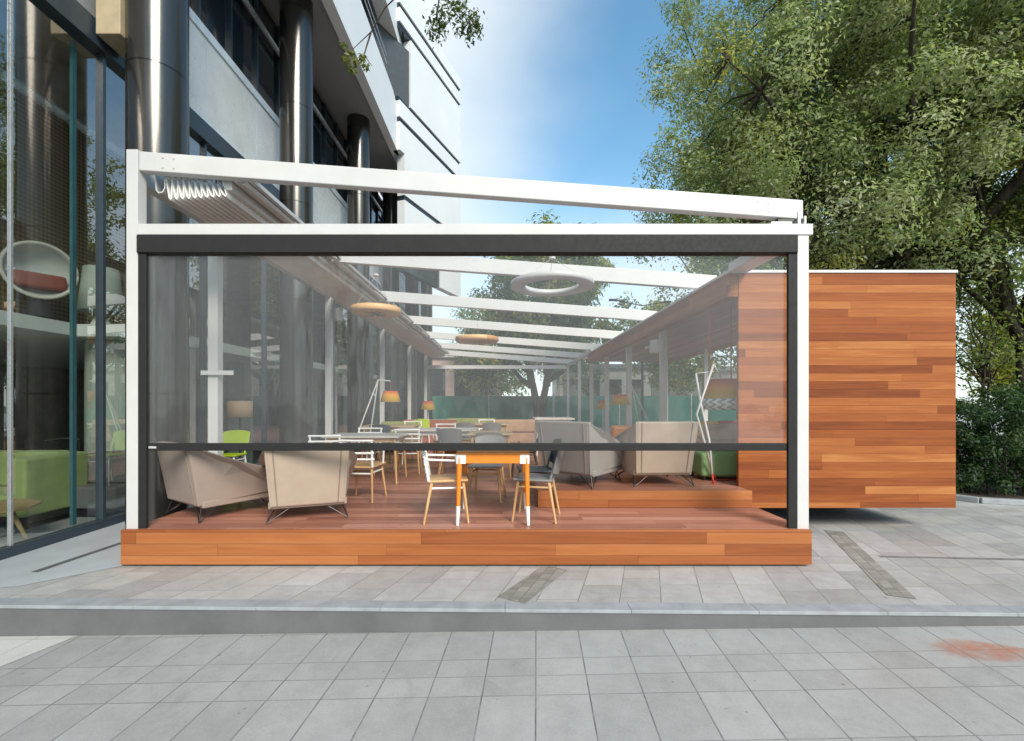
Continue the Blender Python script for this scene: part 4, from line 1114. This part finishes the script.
MB().tube([(0,0,0),(0,0,6.6)],[.08,.05],10).build('pole',M['charcoal'],t); MB().tube([(-1.5,0,7.0),(0,0,6.7),(1.3,0,6.9)],.03,8).build('arm',M['charcoal'],t)
MB().box(-1.75,-1.35,-.1,.1,6.95,7.05).build('lamp_head',M['charcoal'],t,bevel=.03); MB().box(1.1,1.5,-.1,.1,6.85,6.95).build('lamp_head',M['charcoal'],t,bevel=.03)

# ------------------------------------------------------------------ light, sky, camera
SUN_EL, SUN_AZ = 35., 153.     # azimuth measured from +Y clockwise (towards +X)
w = bpy.data.worlds.new('World'); scene.world = w; w.use_nodes = True
nt = w.node_tree; nt.nodes.clear()
out = nt.nodes.new('ShaderNodeOutputWorld'); bg = nt.nodes.new('ShaderNodeBackground')
sky = nt.nodes.new('ShaderNodeTexSky'); sky.sky_type = 'NISHITA'; sky.sun_disc = False
sky.sun_elevation = R(SUN_EL); sky.sun_rotation = R(SUN_AZ); sky.air_density = 1.0; sky.dust_density = .4; sky.ozone_density = 1.6
# thin high cloud veil
W = NT.__new__(NT); W.t = nt
gd = W.n('ShaderNodeTexCoord').outputs['Generated']
dx_, dy_, dz_ = W.sep(gd)
mp = W.n('ShaderNodeMapping'); mp.inputs['Scale'].default_value = (1.,1.,2.0); mp.inputs['Location'].default_value = (.35,.1,.2); W.l(gd, mp.inputs[0])
cn = W.noise(mp.outputs[0], 1.6, 5, .5)
veil = W.n('ShaderNodeMapRange', interpolation_type='SMOOTHSTEP'); W.l(W.math('MULTIPLY_ADD', W.math('SUBTRACT', cn, .5), .45, dx_), veil.inputs[0])
for i_, x_ in enumerate((.20,-.20,0,.95)): veil.inputs[i_+1].default_value = x_
low = W.n('ShaderNodeMapRange', interpolation_type='SMOOTHSTEP'); W.l(W.math('MULTIPLY_ADD', W.math('SUBTRACT', cn, .5), .35, dz_), low.inputs[0])
for i_, x_ in enumerate((.50,.12,0,.85)): low.inputs[i_+1].default_value = x_
mx = nt.nodes.new('ShaderNodeMix'); mx.data_type = 'RGBA'; mx.inputs[7].default_value = (3.9,4.2,4.35,1)
W.l(W.math('MAXIMUM', veil.outputs[0], low.outputs[0]), mx.inputs[0])
nt.links.new(W.mix(1.0, sky.outputs[0], (.80,1.10,1.05), 'MULTIPLY'), mx.inputs[6]); nt.links.new(mx.outputs[2], bg.inputs[0])
bg.inputs[1].default_value = .15
nt.links.new(bg.outputs[0], out.inputs[0])
sd = bpy.data.lights.new('sun','SUN'); sd.energy = 2.7; sd.angle = R(24); sd.color = (1,.90,.77)
so = bpy.data.objects.new('sun', sd); COL.objects.link(so)
az = R(SUN_AZ); el = R(SUN_EL)
to_sun = Vector((math.sin(az)*math.cos(el), math.cos(az)*math.cos(el), math.sin(el)))
so.rotation_euler = to_sun.to_track_quat('Z','Y').to_euler(); so.location = (0,-6,20)

cam = bpy.data.cameras.new('camera'); co = bpy.data.objects.new('camera', cam); COL.objects.link(co)
cam.sensor_fit = 'HORIZONTAL'; cam.sensor_width = 36; cam.lens = F/1024*36
cam.shift_x = (512-505)/1024; cam.shift_y = (402-370.5)/1024
co.location = (0,0,EYE); co.rotation_euler = (R(90),0,0)
cam.clip_start = .05; cam.clip_end = 1500
scene.camera = co
vs_ = scene.view_settings
scene.display_settings.display_device = 'sRGB'
vs_.view_transform = 'Standard'; vs_.look = 'None'; vs_.gamma = 1; vs_.use_curve_mapping = False
vs_.exposure = .74
scene.render.engine = 'CYCLES'
cy = scene.cycles
cy.max_bounces = 8; cy.transparent_max_bounces = 24; cy.diffuse_bounces = 4; cy.glossy_bounces = 4
cy.use_denoising = True; cy.caustics_reflective = False; cy.caustics_refractive = False
cy.sample_clamp_indirect = 6
